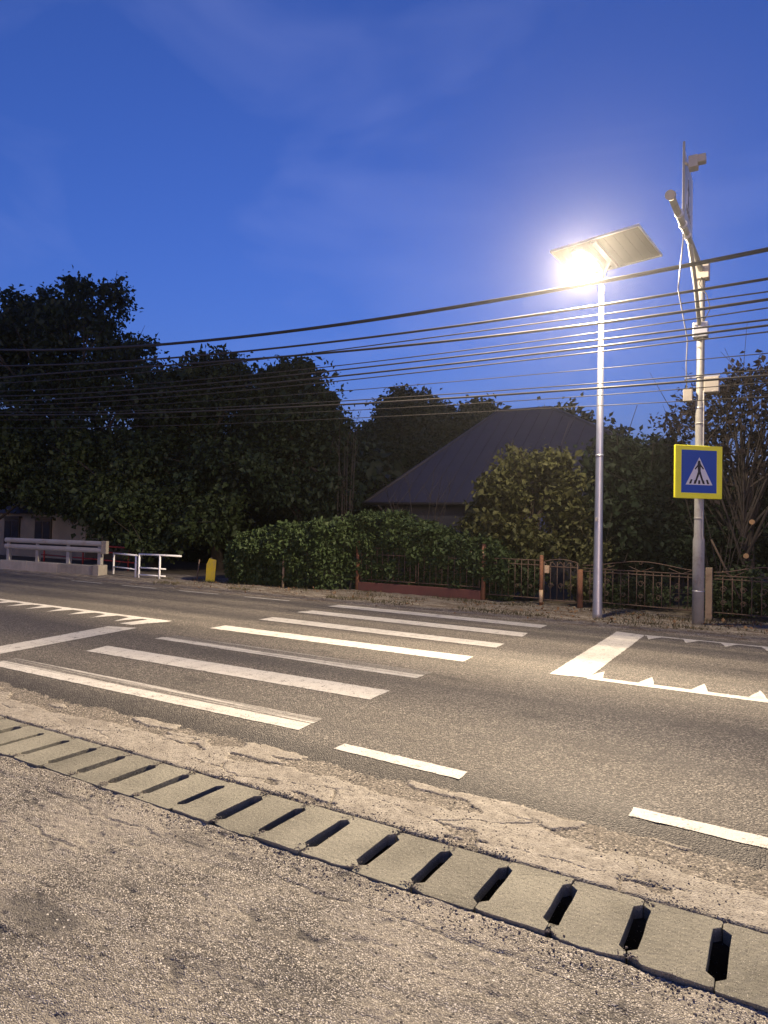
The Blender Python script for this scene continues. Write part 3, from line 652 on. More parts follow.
for ci, (v, r, pts, lab) in enumerate(cables):
    r *= 1.3; W = [at(x, y, v) for x, y in pts]; X = np.array([w.x for w in W][::-1]); Z = np.array([w.z for w in W][::-1])
    co = np.polyfit(X, Z, 3 if len(X) > 4 else 2); xs = np.linspace(X[0], X[-1], 36); zs = np.polyval(co, xs)
    sl0 = (zs[1]-zs[0])/(xs[1]-xs[0]); sl1 = (zs[-1]-zs[-2])/(xs[-1]-xs[-2])
    path = [(xs[0]-22, v, zs[0]-22*max(-.05, min(.05, sl0)))]+[(a, v, b) for a, b in zip(xs, zs)]+[(xs[-1]+22, v, zs[-1]+22*max(-.05, min(.05, sl1))+.3)]
    o = MB().tube(path, r, 6).build('overhead_cable', CABLE); tag(o, lab, 'cable', 'overhead cables along the road')

# ------------------------------------------------------------------ fences
def bar(parent, name, a, b, r, mat=None, n=6): return MB().tube([a, b], r, n).build(name, mat or RUST, parent)
def post(parent, P, h, r, mat, bands=()):
    o = MB().tube([(P[0], P[1], .0), (P[0], P[1], h), (P[0], P[1], h+.012)], [r, r, r*.6], 10).build('post', mat, parent)
    for z0, z1 in bands: MB().tube([(P[0], P[1], z0), (P[0], P[1], z1)], r+.003, 10).build('painted_band', BAND, o)
    return o
def arc(parent, name, P, Q, fn, r=.008, n=14):
    pts = []
    for k in range(n+1):
        t = k/n; q = Vector(P).lerp(Vector(Q), t); q.z += fn(t); pts.append(q)
    return MB().tube(pts, r, 6).build(name, RUST, parent)
def bars(parent, A, B, z0, z1, step, r=.008, skip=0):
    n = max(2, int((Vector(B)-Vector(A)).length/step)); me = MB().tube([(0, 0, z0), (0, 0, z1)], r, 6).mesh('bar', RUST)
    for k in range(1, n):
        q = Vector(A).lerp(Vector(B), k/n); o = link('bar', me, parent); o.location = (q.x, q.y, 0); o.rotation_euler = (0, 0, random.uniform(0, 1))
def scroll(parent, c, d, s, r=.006):
    pts = []
    for k in range(15):
        a = k/14*2*math.pi*1.25; rr = s*(1-.6*k/14); pts.append(Vector(c)+Vector(d)*rr*math.cos(a)+Vector((0, 0, 1))*rr*math.sin(a))
    return MB().tube(pts, r, 5).build('scroll', RUST, parent)
F1, F2, F3, F4, F5, F6, F7 = (-8.97, 14.0), (-5.6, 13.93), (-4.27, 13.86), (-3.44, 13.80), (-1.04, 13.42), (.75, 13.2), (2.6, 13.0)
v3 = lambda p, z: Vector((p[0], p[1], z))
lerp2 = lambda a, b, t: (a[0]+(b[0]-a[0])*t, a[1]+(b[1]-a[1])*t)
# double-leaf panel on the red plinth
fa = tag(empty('iron_fence', (0, 0, 0)), 'rusty iron double fence panel above a low red-brown plinth', 'fence')
post(fa, F1, 1.30, .05, RUST_POST, [(1.14, 1.22)]); post(fa, F2, 1.32, .05, RUST_POST, [(1.06, 1.16), (.60, .64)])
mid = lerp2(F1, F2, .5)
dirv = (v3(F2, 0)-v3(F1, 0)).normalized()
MB().box(((F1[0]+F2[0])/2, (F1[1]+F2[1])/2+.02, .16), ((v3(F2, 0)-v3(F1, 0)).length-.1, .14, .26), Matrix.Rotation(math.atan2(dirv.y, dirv.x), 3, 'Z')).build('plinth', PLINTH, fa, .01)
for a, b in ((.03, .49), (.51, .97)):
    A, B = lerp2(F1, F2, a), lerp2(F1, F2, b)
    for z_ in (.36, .98, 1.14): bar(fa, 'rail', v3(A, z_), v3(B, z_), .011)
    for q in (A, B): bar(fa, 'stile', v3(q, .34), v3(q, 1.16), .014)
    bars(fa, v3(A, 0), v3(B, 0), .36, 1.14, .15, .0085)
    for k in range(1, 10):
        q = lerp2(A, B, k/10); bar(fa, 'short_bar', v3(q, .98), v3(q, 1.14), .007)
    for k in range(4):
        q = lerp2(A, B, (k+.5)/4); scroll(fa, v3(q, .66), dirv, .055)
# low segment
fb = tag(empty('iron_fence_section'), 'low rusty iron fence section overgrown behind, left of the garden gate', 'fence')
post(fb, F3, 1.12, .04, RUST_POST, [(.14, .40)])
for z_ in (.22, .92, 1.02): bar(fb, 'rail', v3(lerp2(F2, F3, .05), z_), v3(F3, z_), .011)
bars(fb, v3(F2, 0), v3(F3, 0), .22, 1.02, .14)
for k in range(4): scroll(fb, v3(lerp2(F2, F3, (k+.6)/4.4), .45), dirv, .05)
# gate
gt = tag(empty('garden_gate'), 'small rusty iron garden gate with arched top and pale lock plate', 'gate')
A, B = lerp2(F3, F4, .07), lerp2(F3, F4, .93)
for z_ in (.20, .90): bar(gt, 'rail', v3(A, z_), v3(B, z_), .012)
for q in (A, B): bar(gt, 'stile', v3(q, .18), v3(q, 1.0), .013)
arc(gt, 'arched_rail', v3(A, 1.0), v3(B, 1.0), lambda t: .06*math.sin(math.pi*t), .011)
bars(gt, v3(A, 0), v3(B, 0), .20, 1.0, .13)
for k in range(4): arc(gt, 'brace', v3(lerp2(A, B, k/4), .9), v3(lerp2(A, B, (k+1)/4), .9), lambda t: .10*abs(2*t-1), .007, 4)
MB().box((A[0]+.07, A[1]-.03, .84), (.10, .03, .16)).build('lock_plate', BAND, gt, .005)
for k in range(3): scroll(gt, v3(lerp2(A, B, (k+.7)/3.4), .5), dirv, .06)
# ornamental section with wavy top
def ornate(name, A0, B0, label, n_wave):
    f = tag(empty(name), label, 'fence'); A, B = lerp2(A0, B0, .02), lerp2(A0, B0, .98); d = (v3(B, 0)-v3(A, 0)).normalized()
    for z_ in (.24, .84, .90): bar(f, 'rail', v3(A, z_), v3(B, z_), .011)
    bars(f, v3(A, 0), v3(B, 0), .24, .88, .15)
    for k in range(n_wave):
        P_, Q_ = v3(lerp2(A, B, k/n_wave), .96), v3(lerp2(A, B, (k+1)/n_wave), .96)
        arc(f, 'wavy_rail', P_, Q_, lambda t: .13*math.sin(math.pi*t)**2, .010, 20)
        scroll(f, P_.lerp(Q_, .5)+Vector((0, 0, .10)), d, .04)
        for q in (.18, .5, .82): arc(f, 'brace', P_.lerp(Q_, q-.1)-Vector((0, 0, .06)), P_.lerp(Q_, q+.1)-Vector((0, 0, .06)), lambda t: .09*abs(2*t-1), .007, 4)
    m = max(3, int((v3(B, 0)-v3(A, 0)).length/.3))
    for k in range(m):
        scroll(f, v3(lerp2(A, B, (k+.5)/m), .66), d, .06); scroll(f, v3(lerp2(A, B, (k+.5)/m), .42), d, .05)
    return f
fc = ornate('ornate_iron_fence', F4, F5, 'ornamental iron fence with wavy top rail between the lamp pole and mast', 1)
post(fc, F4, .86, .055, RUST_POST)
fd = ornate('ornate_iron_fence', F5, F7, 'ornamental iron fence with wavy top rail right of the mast', 2)
MB().box((F5[0], F5[1], .52), (.11, .10, 1.04)).build('post', WOODP, fd, .008); post(fd, F6, .95, .05, RUST_POST)
bar(fd, 'leaning_prop', (-1.02, 13.55, 1.55), (-.55, 13.62, .5), .018, m_plain('dark_stick', (.075, .055, .04), .9))

# ------------------------------------------------------------------ left: guard rail, railings, marker
GA, GB = Vector((-21.7, 12.55, 0)), Vector((-17.15, 12.80, 0))
gd = (GB-GA).normalized(); gn = Vector((gd.y, -gd.x, 0))     # gn points to the road
gr = tag(empty('guard_rail'), 'grey steel guard rail on a concrete base at the road edge', 'guard rail')
rotg = Matrix.Rotation(math.atan2(gd.y, gd.x), 3, 'Z'); gl = (GB-GA).length
for z_, nm in ((.985, 'upper_beam'), (.785, 'lower_beam')):
    V = []; prof = [(-.02, -.075), (.04, -.075), (.075, -.045), (.08, 0), (.075, .045), (.04, .075), (-.02, .075)]
    for P_ in (GA, GB):
        for d_, q_ in prof: V.append(P_+gn*d_+Vector((0, 0, z_+q_)))
    n = len(prof); MB().add(V, [(k, (k+1) % n, n+(k+1) % n, n+k) for k in range(n)]+[tuple(range(n)), tuple(range(n, 2*n))]).build(nm, GUARD, gr)
MB().box(GA.lerp(GB, .5)-gn*.035+Vector((0, 0, .885)), (gl, .02, .12), rotg).build('gap_shade_strip', SBLACK, gr)  # black strip painting the shade in the valley between the beams
MB().box(GB+gn*.03+gd*.10+Vector((0, 0, .885)), (.22, .10, .38), Matrix.Rotation(math.atan2(gd.y, gd.x), 3, 'Z')).build('end_piece', CONC, gr, .01)
for s in (.02, .34, .66, .965):
    q = GA.lerp(GB, s)-gn*.04; MB().box(q+Vector((0, 0, .5)), (.13, .10, .9), Matrix.Rotation(math.atan2(gd.y, gd.x), 3, 'Z')).build('post', GUARD, gr)
for a, b in ((0, .30), (.303, .62), (.623, .955)):
    c_ = GA.lerp(GB, (a+b)/2); MB().box(c_+gn*.07+Vector((0, 0, .14)), ((GB-GA).length*(b-a), .30, .40), Matrix.Rotation(math.atan2(gd.y, gd.x), 3, 'Z')).build('base_block', CONC, gr, .015)
MB().box(GB+gn*.08+gd*-.02+Vector((0, 0, .16)), (.26, .32, .42), Matrix.Rotation(math.atan2(gd.y, gd.x), 3, 'Z')).build('end_block', CONC, gr, .015)

def railing(name, A, B, top, label, mat, posts, rails, r=.035, over=.0):
    f = tag(empty(name), label, 'railing'); d = (Vector(B)-Vector(A)).normalized()
    for k, z_ in enumerate(rails): bar(f, 'rail', Vector(A)+Vector((0, 0, z_)), Vector(B)+d*(over if k == 0 else -over*.2)+Vector((0, 0, z_)), r if k == 0 else r*.8, mat, 8)
    for s in posts: q = Vector(A).lerp(Vector(B), s); bar(f, 'post', q+Vector((0, 0, -.1)), q+Vector((0, 0, top)), r*1.05, mat, 8)
    return f
railing('white_railing', (-17.2, 13.2, .0), (-15.75, 12.86, .0), .72, 'white tubular railing joining the guard rail', WHITE, (.02, .98), (.70, .30), r=.026)
railing('white_railing', (-15.62, 12.84, .0), (-14.55, 12.95, .0), .74, 'white tubular railing with open free end near the yellow board', WHITE, (.01, .72), (.74, .36, .16), r=.026, over=.45)
RA_, RB_ = at(40, 560, 15.4), at(134, 560, 14.4)
railing('red_railing', (RA_.x, RA_.y, 0), (RB_.x, RB_.y, 0), .85, 'dark red railing behind the grey guard rail', REDP, (.05, .5, .95), (.82, .62, .35), r=.03)
yb = tag(empty('marker_board', (-13.28, 13.25, .05), .35), 'faded yellow marker board leaning against the hedge', 'board')
MB().poly([(-.10, 0), (.16, 0), (.20, .62), (.0, .66), (-.08, .5)], -.01, .01).build('board', m_plain('faded_yellow_paint', (.86, .66, .03), .6, 0, .15, 9, (.55, .42, .12)), yb)
MB().box((.04, .03, .33), (.04, .03, .7)).build('stake', WOODP, yb)
st = MB().tube([(-13.75, 13.25, 0), (-13.66, 13.25, .66)], .018, 6).build('iron_stake', RUST); tag(st, 'thin rusty iron stake left of the yellow board', 'stake')
st = MB().tube([(-10.7, 13.22, 0), (-10.68, 13.22, 1.0)], .03, 8).build('wooden_post', WOODP); tag(st, 'old wooden post standing in front of the ivy hedge', 'post')

# ------------------------------------------------------------------ houses
ROOF = m_plain('dark_roof_sheet', (.042, .04, .05), .6, .0, .2, 2); WALLM = m_plain('dark_house_wall', (.05, .052, .065), .9, 0, .2, 2)
GLASS = m_plain('dark_window_glass', (.015, .017, .022), .1, 0, .2, 2); FRAME = m_plain('window_frame_paint', (.30, .29, .27), .6, 0, .1, 5); DFRAME = m_plain('dark_frame_paint', (.045, .04, .036), .7, 0, .2, 5)
PALE = m_plain('pale_house_render', (.15, .148, .138), .9, 0, .18, 1.2, (.22, .2, .18))
hs = tag(empty('hip_roof_house', (0, 0, 0)), 'dark low house with broad hipped roof behind the garden trees', 'house')
E0 = Vector((-11.95, 19.0, 2.50)); EW, ED = 11.9, 9.4; RZ = 6.15; RA = (-9.05, 23.7); RB = (-7.05, 23.7)
c_ = [Vector((E0.x, 19, 2.5)), Vector((E0.x+EW, 19, 2.5)), Vector((E0.x+EW, 19+ED, 2.5)), Vector((E0.x, 19+ED, 2.5)), Vector((RA[0], RA[1], RZ)), Vector((RB[0], RB[1], RZ))]
rb = MB(); dn = Vector((0, 0, -.08)); rb.add(c_+[v+dn for v in c_[:4]], [(0, 1, 5, 4), (1, 2, 5), (2, 3, 4, 5), (3, 0, 4), (0, 6, 7, 1), (1, 7, 8, 2), (2, 8, 9, 3), (3, 9, 6, 0), (6, 9, 8, 7)])
roof = rb.build('roof', ROOF, hs)
# standing seams on the front and left slopes
def seam(a, b): MB().tube([a, b], .014, 4).build('roof_seam', ROOF, roof)
def slope_seams(pa, pb, ra, rb_, n):
    """eave pa->pb, ridge ra->rb_; seams run straight up the slope"""
    e = (pb-pa); L = e.length; e = e.normalized(); ta, tb = (ra-pa).dot(e), (rb_-pa).dot(e)
    for k in range(1, n):
        s = L*k/n; base = pa+e*s
        if s < ta: tp = pa.lerp(ra, s/ta)
        elif s > tb: tp = pb.lerp(rb_, (L-s)/(L-tb))
        else: tp = ra.lerp(rb_, (s-ta)/max(1e-6, tb-ta))
        seam(base+Vector((0, 0, .01)), tp+Vector((0, 0, .01)))
slope_seams(c_[0], c_[1], c_[4], c_[5], 26); slope_seams(c_[3], c_[0], c_[4], c_[4]+Vector((0, -.01, 0)), 18)
for a, b in ((0, 4), (1, 5), (4, 5)): MB().tube([c_[a], c_[b]], .06, 6).build('ridge_cap', ROOF, roof)
MB().box((E0.x+EW/2, 19+ED/2, 1.23), (EW-1.0, ED-1.0, 2.40)).build('wall', WALLM, hs)
for wx in (-10.4, -8.2, -4.6, -2.4):
    w = MB().box((wx, 19.49, 1.35), (1.0, .06, 1.2)).build('window', DFRAME, hs)
    for q in (-.235, .235): MB().box((wx+q, 19.452, 1.35), (.42, .02, 1.06)).build('pane', GLASS, w)
dr = MB().box((-6.3, 19.48, 1.1), (.95, .06, 2.0)).build('door', m_plain('blue_door_paint', (.08, .10, .22), .6), hs); MB().box((-5.95, 19.43, 1.05), (.04, .05, .14)).build('handle', ALU, dr)
MB().tube([(-12, 18.93, 2.46), (-.1, 18.93, 2.44)], .055, 8).build('gutter', DFRAME, hs)
for wx in (-11.4, -.6): MB().tube([(wx, 18.95, 2.42), (wx, 19.3, 2.2), (wx, 19.42, .1)], .04, 8).build('downpipe', DFRAME, hs)

h2 = tag(empty('pale_cottage'), 'pale rendered cottage with two small dark windows behind the guard rail', 'house')
HX0, HX1, HV = -37.0, -24.2, 17.2
MB().box(((HX0+HX1)/2, HV+3, 1.0), (HX1-HX0, 6, 2.0)).build('wall', PALE, h2)
rf = MB(); y0, y1, yc = HV-.35, HV+6.35, HV+3; z0, z1 = 1.95, 3.6
rf.add([(HX0-.3, y0, z0), (HX1+.3, y0, z0), (HX1+.3, y1, z0), (HX0-.3, y1, z0), (HX0+2, yc, z1), (HX1-2, yc, z1)], [(0, 1, 5, 4), (1, 2, 5), (2, 3, 4, 5), (3, 0, 4), (0, 3, 2, 1)]).build('roof', ROOF, h2)
for wx in (-29.3, -27.0, -32.0):
    w = MB().box((wx, HV-.02, 1.15), (1.15, .10, 1.15)).build('window', DFRAME, h2)
    for q in (-.28, .28): MB().box((wx+q, HV-.075, 1.12), (.46, .02, .98)).build('pane', GLASS, w)
    MB().box((wx, HV-.10, 1.78), (1.4, .14, .09)).build('lintel', DFRAME, h2)

# ------------------------------------------------------------------ vegetation
L_DARK = m_leaf('dark_walnut_leaf', (.009, .018, .009), (.026, .042, .018)); L_MID = m_leaf('mid_green_leaf', (.015, .028, .010), (.046, .064, .024))
L_HEDGE = m_leaf('ivy_leaf', (.022, .042, .016), (.07, .10, .035)); L_YEL = m_leaf('yellow_green_leaf', (.04, .048, .018), (.115, .118, .042)); L_PLUM = m_leaf('plum_leaf', (.016, .012, .012), (.038, .028, .025))
BARK = m_bark('bark', (.075, .06, .045)); BARK_D = m_bark('dark_bark', (.04, .033, .028)); CUT = m_plain('cut_wood', (.30, .19, .10), .8, 0, .2, 8)

def leaf_mesh(name, C, size, mat, flat=.35, seed=0):
    """C (n,3) leaf positions -> bent rhombus leaves"""
    r = np.random.default_rng(seed); n = len(C); d = r.normal(size=(n, 3)); d[:, 2] -= .35; d /= np.linalg.norm(d, axis=1)[:, None]
    q = r.normal(size=(n, 3)); q[:, 2] += flat*4; s = np.cross(d, q); s /= np.linalg.norm(s, axis=1)[:, None]+1e-9; nn = np.cross(s, d)
    L = (size*np.clip(np.exp(r.normal(-.06, .33, n)), .4, 1.6)*(.75+.5*vnoise(C[:, 0]*1.3+C[:, 2]*.7, C[:, 1]*1.3-C[:, 2], seed+3)))[:, None]; w = L*(.26+.12*r.random(n))[:, None]
    P = np.stack([C, C+d*L*.45+s*w+nn*L*.08, C+d*L-nn*L*.12, C+d*L*.45-s*w+nn*L*.08], 1).reshape(-1, 3)
    i = np.arange(n)*4; F = np.stack([np.stack([i, i+1, i+2], 1), np.stack([i, i+2, i+3], 1)], 1).reshape(-1, 3)
    return np_mesh(name, P, F, mat)
def sub_lobes(lobes, seed, n=14):
    r = np.random.default_rng(seed+500); out = []
    for l in lobes:
        out.append((l[0], l[1], l[2], l[3]*.62, l[4]*.62, l[5]*.62))
        for k in range(n):
            d = r.normal(size=3); d /= np.linalg.norm(d); f = r.uniform(.55, 1.0); q = r.uniform(.16, .40)*(1.15-.45*f)
            out.append((l[0]+d[0]*l[3]*f, l[1]+d[1]*l[4]*f, l[2]+d[2]*l[5]*f, l[3]*q, l[4]*q, l[5]*q*.8))
    return out
def crown_points(lobes, nclump, per, spread, seed, shell=(.45, 1.05), zmin=.15):
    lobes = sub_lobes(lobes, seed); r = np.random.default_rng(seed); vol = np.array([l[3]*l[4]*l[5] for l in lobes])**.75; pk = r.choice(len(lobes), nclump, p=vol/vol.sum())
    Lb = np.array(lobes)[pk]; d = r.normal(size=(nclump, 3)); d /= np.linalg.norm(d, axis=1)[:, None]
    rad = shell[0]+(shell[1]-shell[0])*r.random(nclump)**.6
    cc = Lb[:, :3]+d*Lb[:, 3:6]*rad[:, None]; cc[:, 2] = np.maximum(cc[:, 2], zmin+.3*r.random(nclump))
    sz = spread*(.55+.9*r.random(nclump)); off = r.normal(size=(nclump, per, 3))*np.array([1, 1, .7])
    pts = cc[:, None]+off*sz[:, None, None]*.55; pts = pts.reshape(-1, 3); pts = pts[pts[:, 2] > .08]
    return cc, pts
def lobe(px, py, rx, ry, v, deep=1.0):
    P_ = at(px, py, v); s = depth(P_)/FPX; return (P_.x, P_.y, P_.z, rx*s, rx*s*deep, ry*s)
def tree(name, lobes, base, label, leafm, barkm, nclump, per, spread, lsize, seed, nbranch=26, trunk_r=.16, cat='tree', group=None, shell=(.40, 1.18), trunk_top=None, twig_r=.012):
    t = tag(empty(name, (base[0], base[1], .05)), label, cat, group); r = random.Random(seed); off = Vector((base[0], base[1], .05))
    cc, pts = crown_points(lobes, nclump, per, spread, seed, shell)
    o = link('crown', leaf_mesh('crown', pts-np.array(off), lsize, leafm, seed=seed), t)
    cen = Vector(np.mean([l[:3] for l in lobes], axis=0)); ttop = Vector(trunk_top) if trunk_top else Vector((cen.x*.6+base[0]*.4, cen.y*.6+base[1]*.4, cen.z*.75))
    bs = Vector((base[0], base[1], -.1)); m1 = bs.lerp(ttop, .35)+Vector((r.uniform(-.15, .15), r.uniform(-.15, .15), 0)); m2 = bs.lerp(ttop, .7)+Vector((r.uniform(-.2, .2), r.uniform(-.2, .2), 0))
    tr = MB().tube([p_-off for p_ in (bs, m1, m2, ttop)], [trunk_r*1.15, trunk_r*.9, trunk_r*.75, trunk_r*.5], 8); tr.build('trunk', barkm, t)
    lb = MB()
    for k in range(nbranch):
        c_ = Vector(cc[r.randrange(len(cc))]); s = r.uniform(.35, 1); st_ = bs.lerp(ttop, s) if s < .95 else ttop
        mid_ = st_.lerp(c_, .5)+Vector((r.uniform(-.3, .3), r.uniform(-.3, .3), r.uniform(0, .45))); rr = trunk_r*r.uniform(.18, .4)
        lb.tube([st_-off, mid_-off, c_-off], [rr, rr*.6, twig_r], 5, caps=False)
        for q in range(2):
            e = c_+Vector((r.gauss(0, .5), r.gauss(0, .5), r.gauss(.15, .4))); lb.tube([mid_.lerp(c_, .5)-off, e-off], [rr*.35, twig_r*.6], 4, caps=False)
    tag(lb.build('limbs', barkm, t), kind='stuff')
    return t
tree('walnut_tree', [lobe(78, 335, 62, 62, 17.5), lobe(20, 360, 60, 60, 17.5), lobe(118, 365, 45, 50, 17), lobe(55, 420, 75, 55, 17), lobe(-40, 390, 70, 80, 18), lobe(130, 425, 50, 55, 16.5), lobe(5, 455, 65, 50, 17), lobe(90, 455, 45, 38, 16.5), lobe(95, 288, 40, 22, 17.5), lobe(35, 305, 36, 24, 18)],
     (-24.5, 17.6), 'tallest dark walnut tree at the left edge of the picture', L_DARK, BARK_D, 1080, 58, .50, .20, 11, 60, .32, group='trees beyond the road')
tree('broadleaf_tree', [lobe(195, 400, 42, 48, 17), lobe(175, 455, 55, 50, 17), lobe(235, 410, 40, 48, 17.4), lobe(225, 470, 50, 50, 16.8), lobe(215, 372, 40, 24, 17), lobe(155, 400, 30, 40, 17.5)],
     (-16.8, 17.2), 'dark round-topped tree just right of the tall walnut', L_DARK, BARK_D, 680, 58, .42, .18, 12, 46, .2, group='trees beyond the road')
tree('broadleaf_tree', [lobe(288, 405, 32, 44, 17.6), lobe(320, 430, 30, 45, 17.6), lobe(280, 465, 50, 50, 17), lobe(325, 480, 32, 45, 17.4), lobe(290, 380, 26, 22, 17.6), lobe(262, 430, 36, 44, 17.6), lobe(345, 440, 14, 30, 17.6)],
     (-13.2, 17.6), 'dark tree with uneven double top left of the hipped roof', L_DARK, BARK_D, 640, 58, .40, .17, 13, 44, .18, group='trees beyond the road')
tree('broadleaf_tree', [lobe(85, 500, 30, 16, 15.4), lobe(112, 522, 34, 24, 15.2), lobe(160, 540, 30, 16, 15.0), lobe(130, 488, 40, 36, 15.6), lobe(170, 512, 42, 38, 15.4), lobe(95, 465, 40, 28, 15.8), lobe(210, 515, 35, 30, 15.4)],
     (-18.2, 15.7), 'low spreading tree hanging over the white railings', L_MID, BARK_D, 620, 55, .42, .17, 14, 30, .15, group='trees beyond the road')
tree('broadleaf_tree', [lobe(-20, 440, 36, 45, 14.6), lobe(-8, 468, 26, 26, 14.6), lobe(20, 455, 22, 26, 14.8), lobe(0, 490, 30, 20, 15.2), lobe(50, 492, 34, 18, 15.4)],
     (-29.0, 15.2), 'brighter green tree cut off by the left picture edge', L_MID, BARK_D, 560, 55, .42, .18, 15, 20, .16, group='trees beyond the road')
tree('broadleaf_tree', [lobe(405, 420, 36, 34, 28), lobe(385, 455, 38, 40, 28), lobe(432, 430, 24, 30, 28), lobe(425, 470, 40, 40, 28), lobe(410, 400, 18, 14, 28)],
     (-16.0, 28), 'dark round tree rising behind the left slope of the hipped roof', L_DARK, BARK_D, 620, 55, .5, .21, 16, 30, .2, group='trees beyond the road')
tree('broadleaf_tree', [lobe(482, 418, 16, 15, 29), lobe(470, 440, 22, 25, 29), lobe(492, 440, 20, 25, 29)],
     (-12.0, 29), 'small dark treetop showing just left of the roof ridge', L_DARK, BARK_D, 170, 60, .6, .26, 17, 14, .14, group='trees beyond the road')
tree('broadleaf_tree', [lobe(566, 430, 20, 20, 29), lobe(585, 455, 22, 28, 29), lobe(550, 440, 18, 20, 29), lobe(612, 452, 14, 18, 29)],
     (-7.2, 29), 'dark treetop showing just right of the roof ridge', L_DARK, BARK_D, 220, 60, .6, .26, 18, 16, .14, group='trees beyond the road')
tree('small_garden_tree', [lobe(528, 478, 34, 30, 15.3), lobe(500, 500, 34, 30, 15.2), lobe(560, 500, 26, 34, 15.3), lobe(515, 535, 42, 32, 15.1), lobe(545, 462, 24, 18, 15.3), lobe(575, 530, 18, 30, 15.2), lobe(478, 520, 22, 22, 15.2), lobe(540, 545, 36, 22, 15.1)],
     (-5.1, 15.3), 'yellow-green leafy small tree behind the fence in front of the house', L_YEL, BARK, 520, 30, .21, .145, 19, 34, .07, shell=(.3, 1.05), twig_r=.006)
tree('plum_tree', [lobe(745, 395, 40, 36, 16.2), lobe(700, 405, 36, 32, 16.2), lobe(735, 440, 46, 36, 16.4), lobe(775, 410, 36, 50, 16.4), lobe(680, 425, 26, 26, 16.2), lobe(800, 440, 50, 50, 16.5), lobe(760, 372, 26, 22, 16.2), lobe(720, 480, 46, 30, 16.5)],
     (-.58, 16.2), 'sparse purple-leaved tree with pruned trunk behind the sign mast', L_PLUM, BARK_D, 430, 10, .24, .12, 20, 70, .10, shell=(.35, 1.1), trunk_top=(-.62, 16.2, 3.1), twig_r=.006)
pt = bpy.data.objects['plum_tree']
for (px, py) in ((752, 522), (746, 556)):
    P_ = at(px, py, 16.05)-Vector((-.58, 16.2, .05)); MB().tube([P_+Vector((0, .14, 0)), P_], .055, 10).build('cut_stub', CUT, pt)
tree('evergreen_shrub', [lobe(622, 480, 34, 44, 17), lobe(650, 470, 30, 40, 17), lobe(610, 530, 34, 45, 16.5), lobe(650, 530, 40, 45, 16.5), lobe(600, 465, 16, 22, 17.2)],
     (-3.2, 16.8), 'dark evergreen mass between the lamp pole and the mast', L_DARK, BARK_D, 460, 50, .42, .15, 21, 24, .10, cat='shrub')
tree('evergreen_shrub', [lobe(700, 530, 36, 45, 17), lobe(745, 530, 40, 45, 17.2), lobe(790, 520, 40, 50, 17.2)],
     (-1.0, 17.2), 'dark shrub mass behind the pruned trunk at right', L_DARK, BARK_D, 380, 50, .42, .15, 22, 18, .10, cat='shrub')
tree('climbing_bush', [lobe(592, 560, 12, 22, 14.4), lobe(585, 590, 16, 16, 14.2), lobe(600, 545, 9, 12, 14.4)],
     (-3.45, 14.3), 'small yellow-green climbing bush wrapped round the rusty gate post', L_YEL, BARK, 60, 26, .20, .10, 23, 8, .02, cat='bush', group='bushes along the iron fence', shell=(.1, 1), twig_r=.004)
tree('low_bush', [lobe(640, 592, 40, 14, 14.6), lobe(615, 600, 20, 12, 14.4)],
     (-2.5, 14.5), 'low green bush behind the ornamental fence by the lamp', L_MID, BARK, 110, 26, .22, .085, 24, 10, .02, cat='bush', group='bushes along the iron fence', shell=(.1, 1), twig_r=.004)
tree('low_bush', [lobe(735, 590, 34, 26, 14.3), lobe(770, 600, 30, 22, 14.2), lobe(720, 605, 26, 14, 14.2)],
     (-.5, 14.2), 'green bush behind the fence right of the mast', L_MID, BARK, 190, 28, .22, .09, 25, 12, .02, cat='bush', group='bushes along the iron fence', shell=(.1, 1), twig_r=.004)
tree('low_bush', [lobe(500, 575, 22, 24, 14.6), lobe(525, 582, 26, 18, 14.5)],
     (-5.2, 14.5), 'green bush filling the fence section left of the gate', L_MID, BARK, 150, 28, .22, .09, 26, 10, .02, cat='bush', group='bushes along the iron fence', shell=(.1, 1), twig_r=.004)
# hedge
hd = tag(empty('ivy_hedge', (-9.5, 14.2, .05)), 'long ivy-covered hedge running from the yellow board past the iron panel', 'hedge')
r = np.random.default_rng(30); N = 46000
hu = -12.55+7.5*r.random(N); 
prof_h = np.interp(hu, [-12.55, -12.2, -11.5, -10.5, -9.5, -8.8, -8, -7, -6, -5], [.75, 1.30, 1.55, 1.60, 1.62, 1.92, 1.85, 1.62, 1.42, 1.1])+.36*(fbm(hu*2.2, hu*0, 3, 40)-.5)+.30*(fbm(hu*7, hu*0, 2, 41)-.5)
front = np.interp(hu, [-12.6, -9.6, -8.9, -5], [13.35, 13.45, 14.2, 14.2])+.22*(fbm(hu*1.7, hu*0+4, 3, 42)-.5); back = 15.2
side = r.random(N); onfront = side < .62; hz = np.where(onfront, prof_h*r.random(N)**.85, prof_h*(1-.10*r.random(N))); bulge = .30*np.sin(np.clip(hz/prof_h, 0, 1)*math.pi*.75)
hv = np.where(onfront, front-bulge+.30*r.random(N)**1.5+.50*(fbm(hu*3.0, hz*3.2, 3, 43)-.5), front+(back-front)*r.random(N))
hz = hz+.10*(vnoise(hu*4, hv*4, 44)-.3)*(~onfront)
pts = np.stack([hu+9.5, hv-14.2, np.maximum(hz, .04)], -1)
link('foliage', leaf_mesh('foliage', pts, .098, L_HEDGE, seed=31), hd)
core = MB()
for k in range(30):
    u_ = -12.4+.25*k; vb = 13.9 if u_ < -9.1 else 14.6; core.tube([(u_+9.5, vb-14.2, -.1), (u_+9.5+random.uniform(-.2, .2), vb-14.2+random.uniform(-.2, .3), 1.2)], [.03, .012], 5)
tag(core.build('stems', BARK_D, hd), kind='stuff')
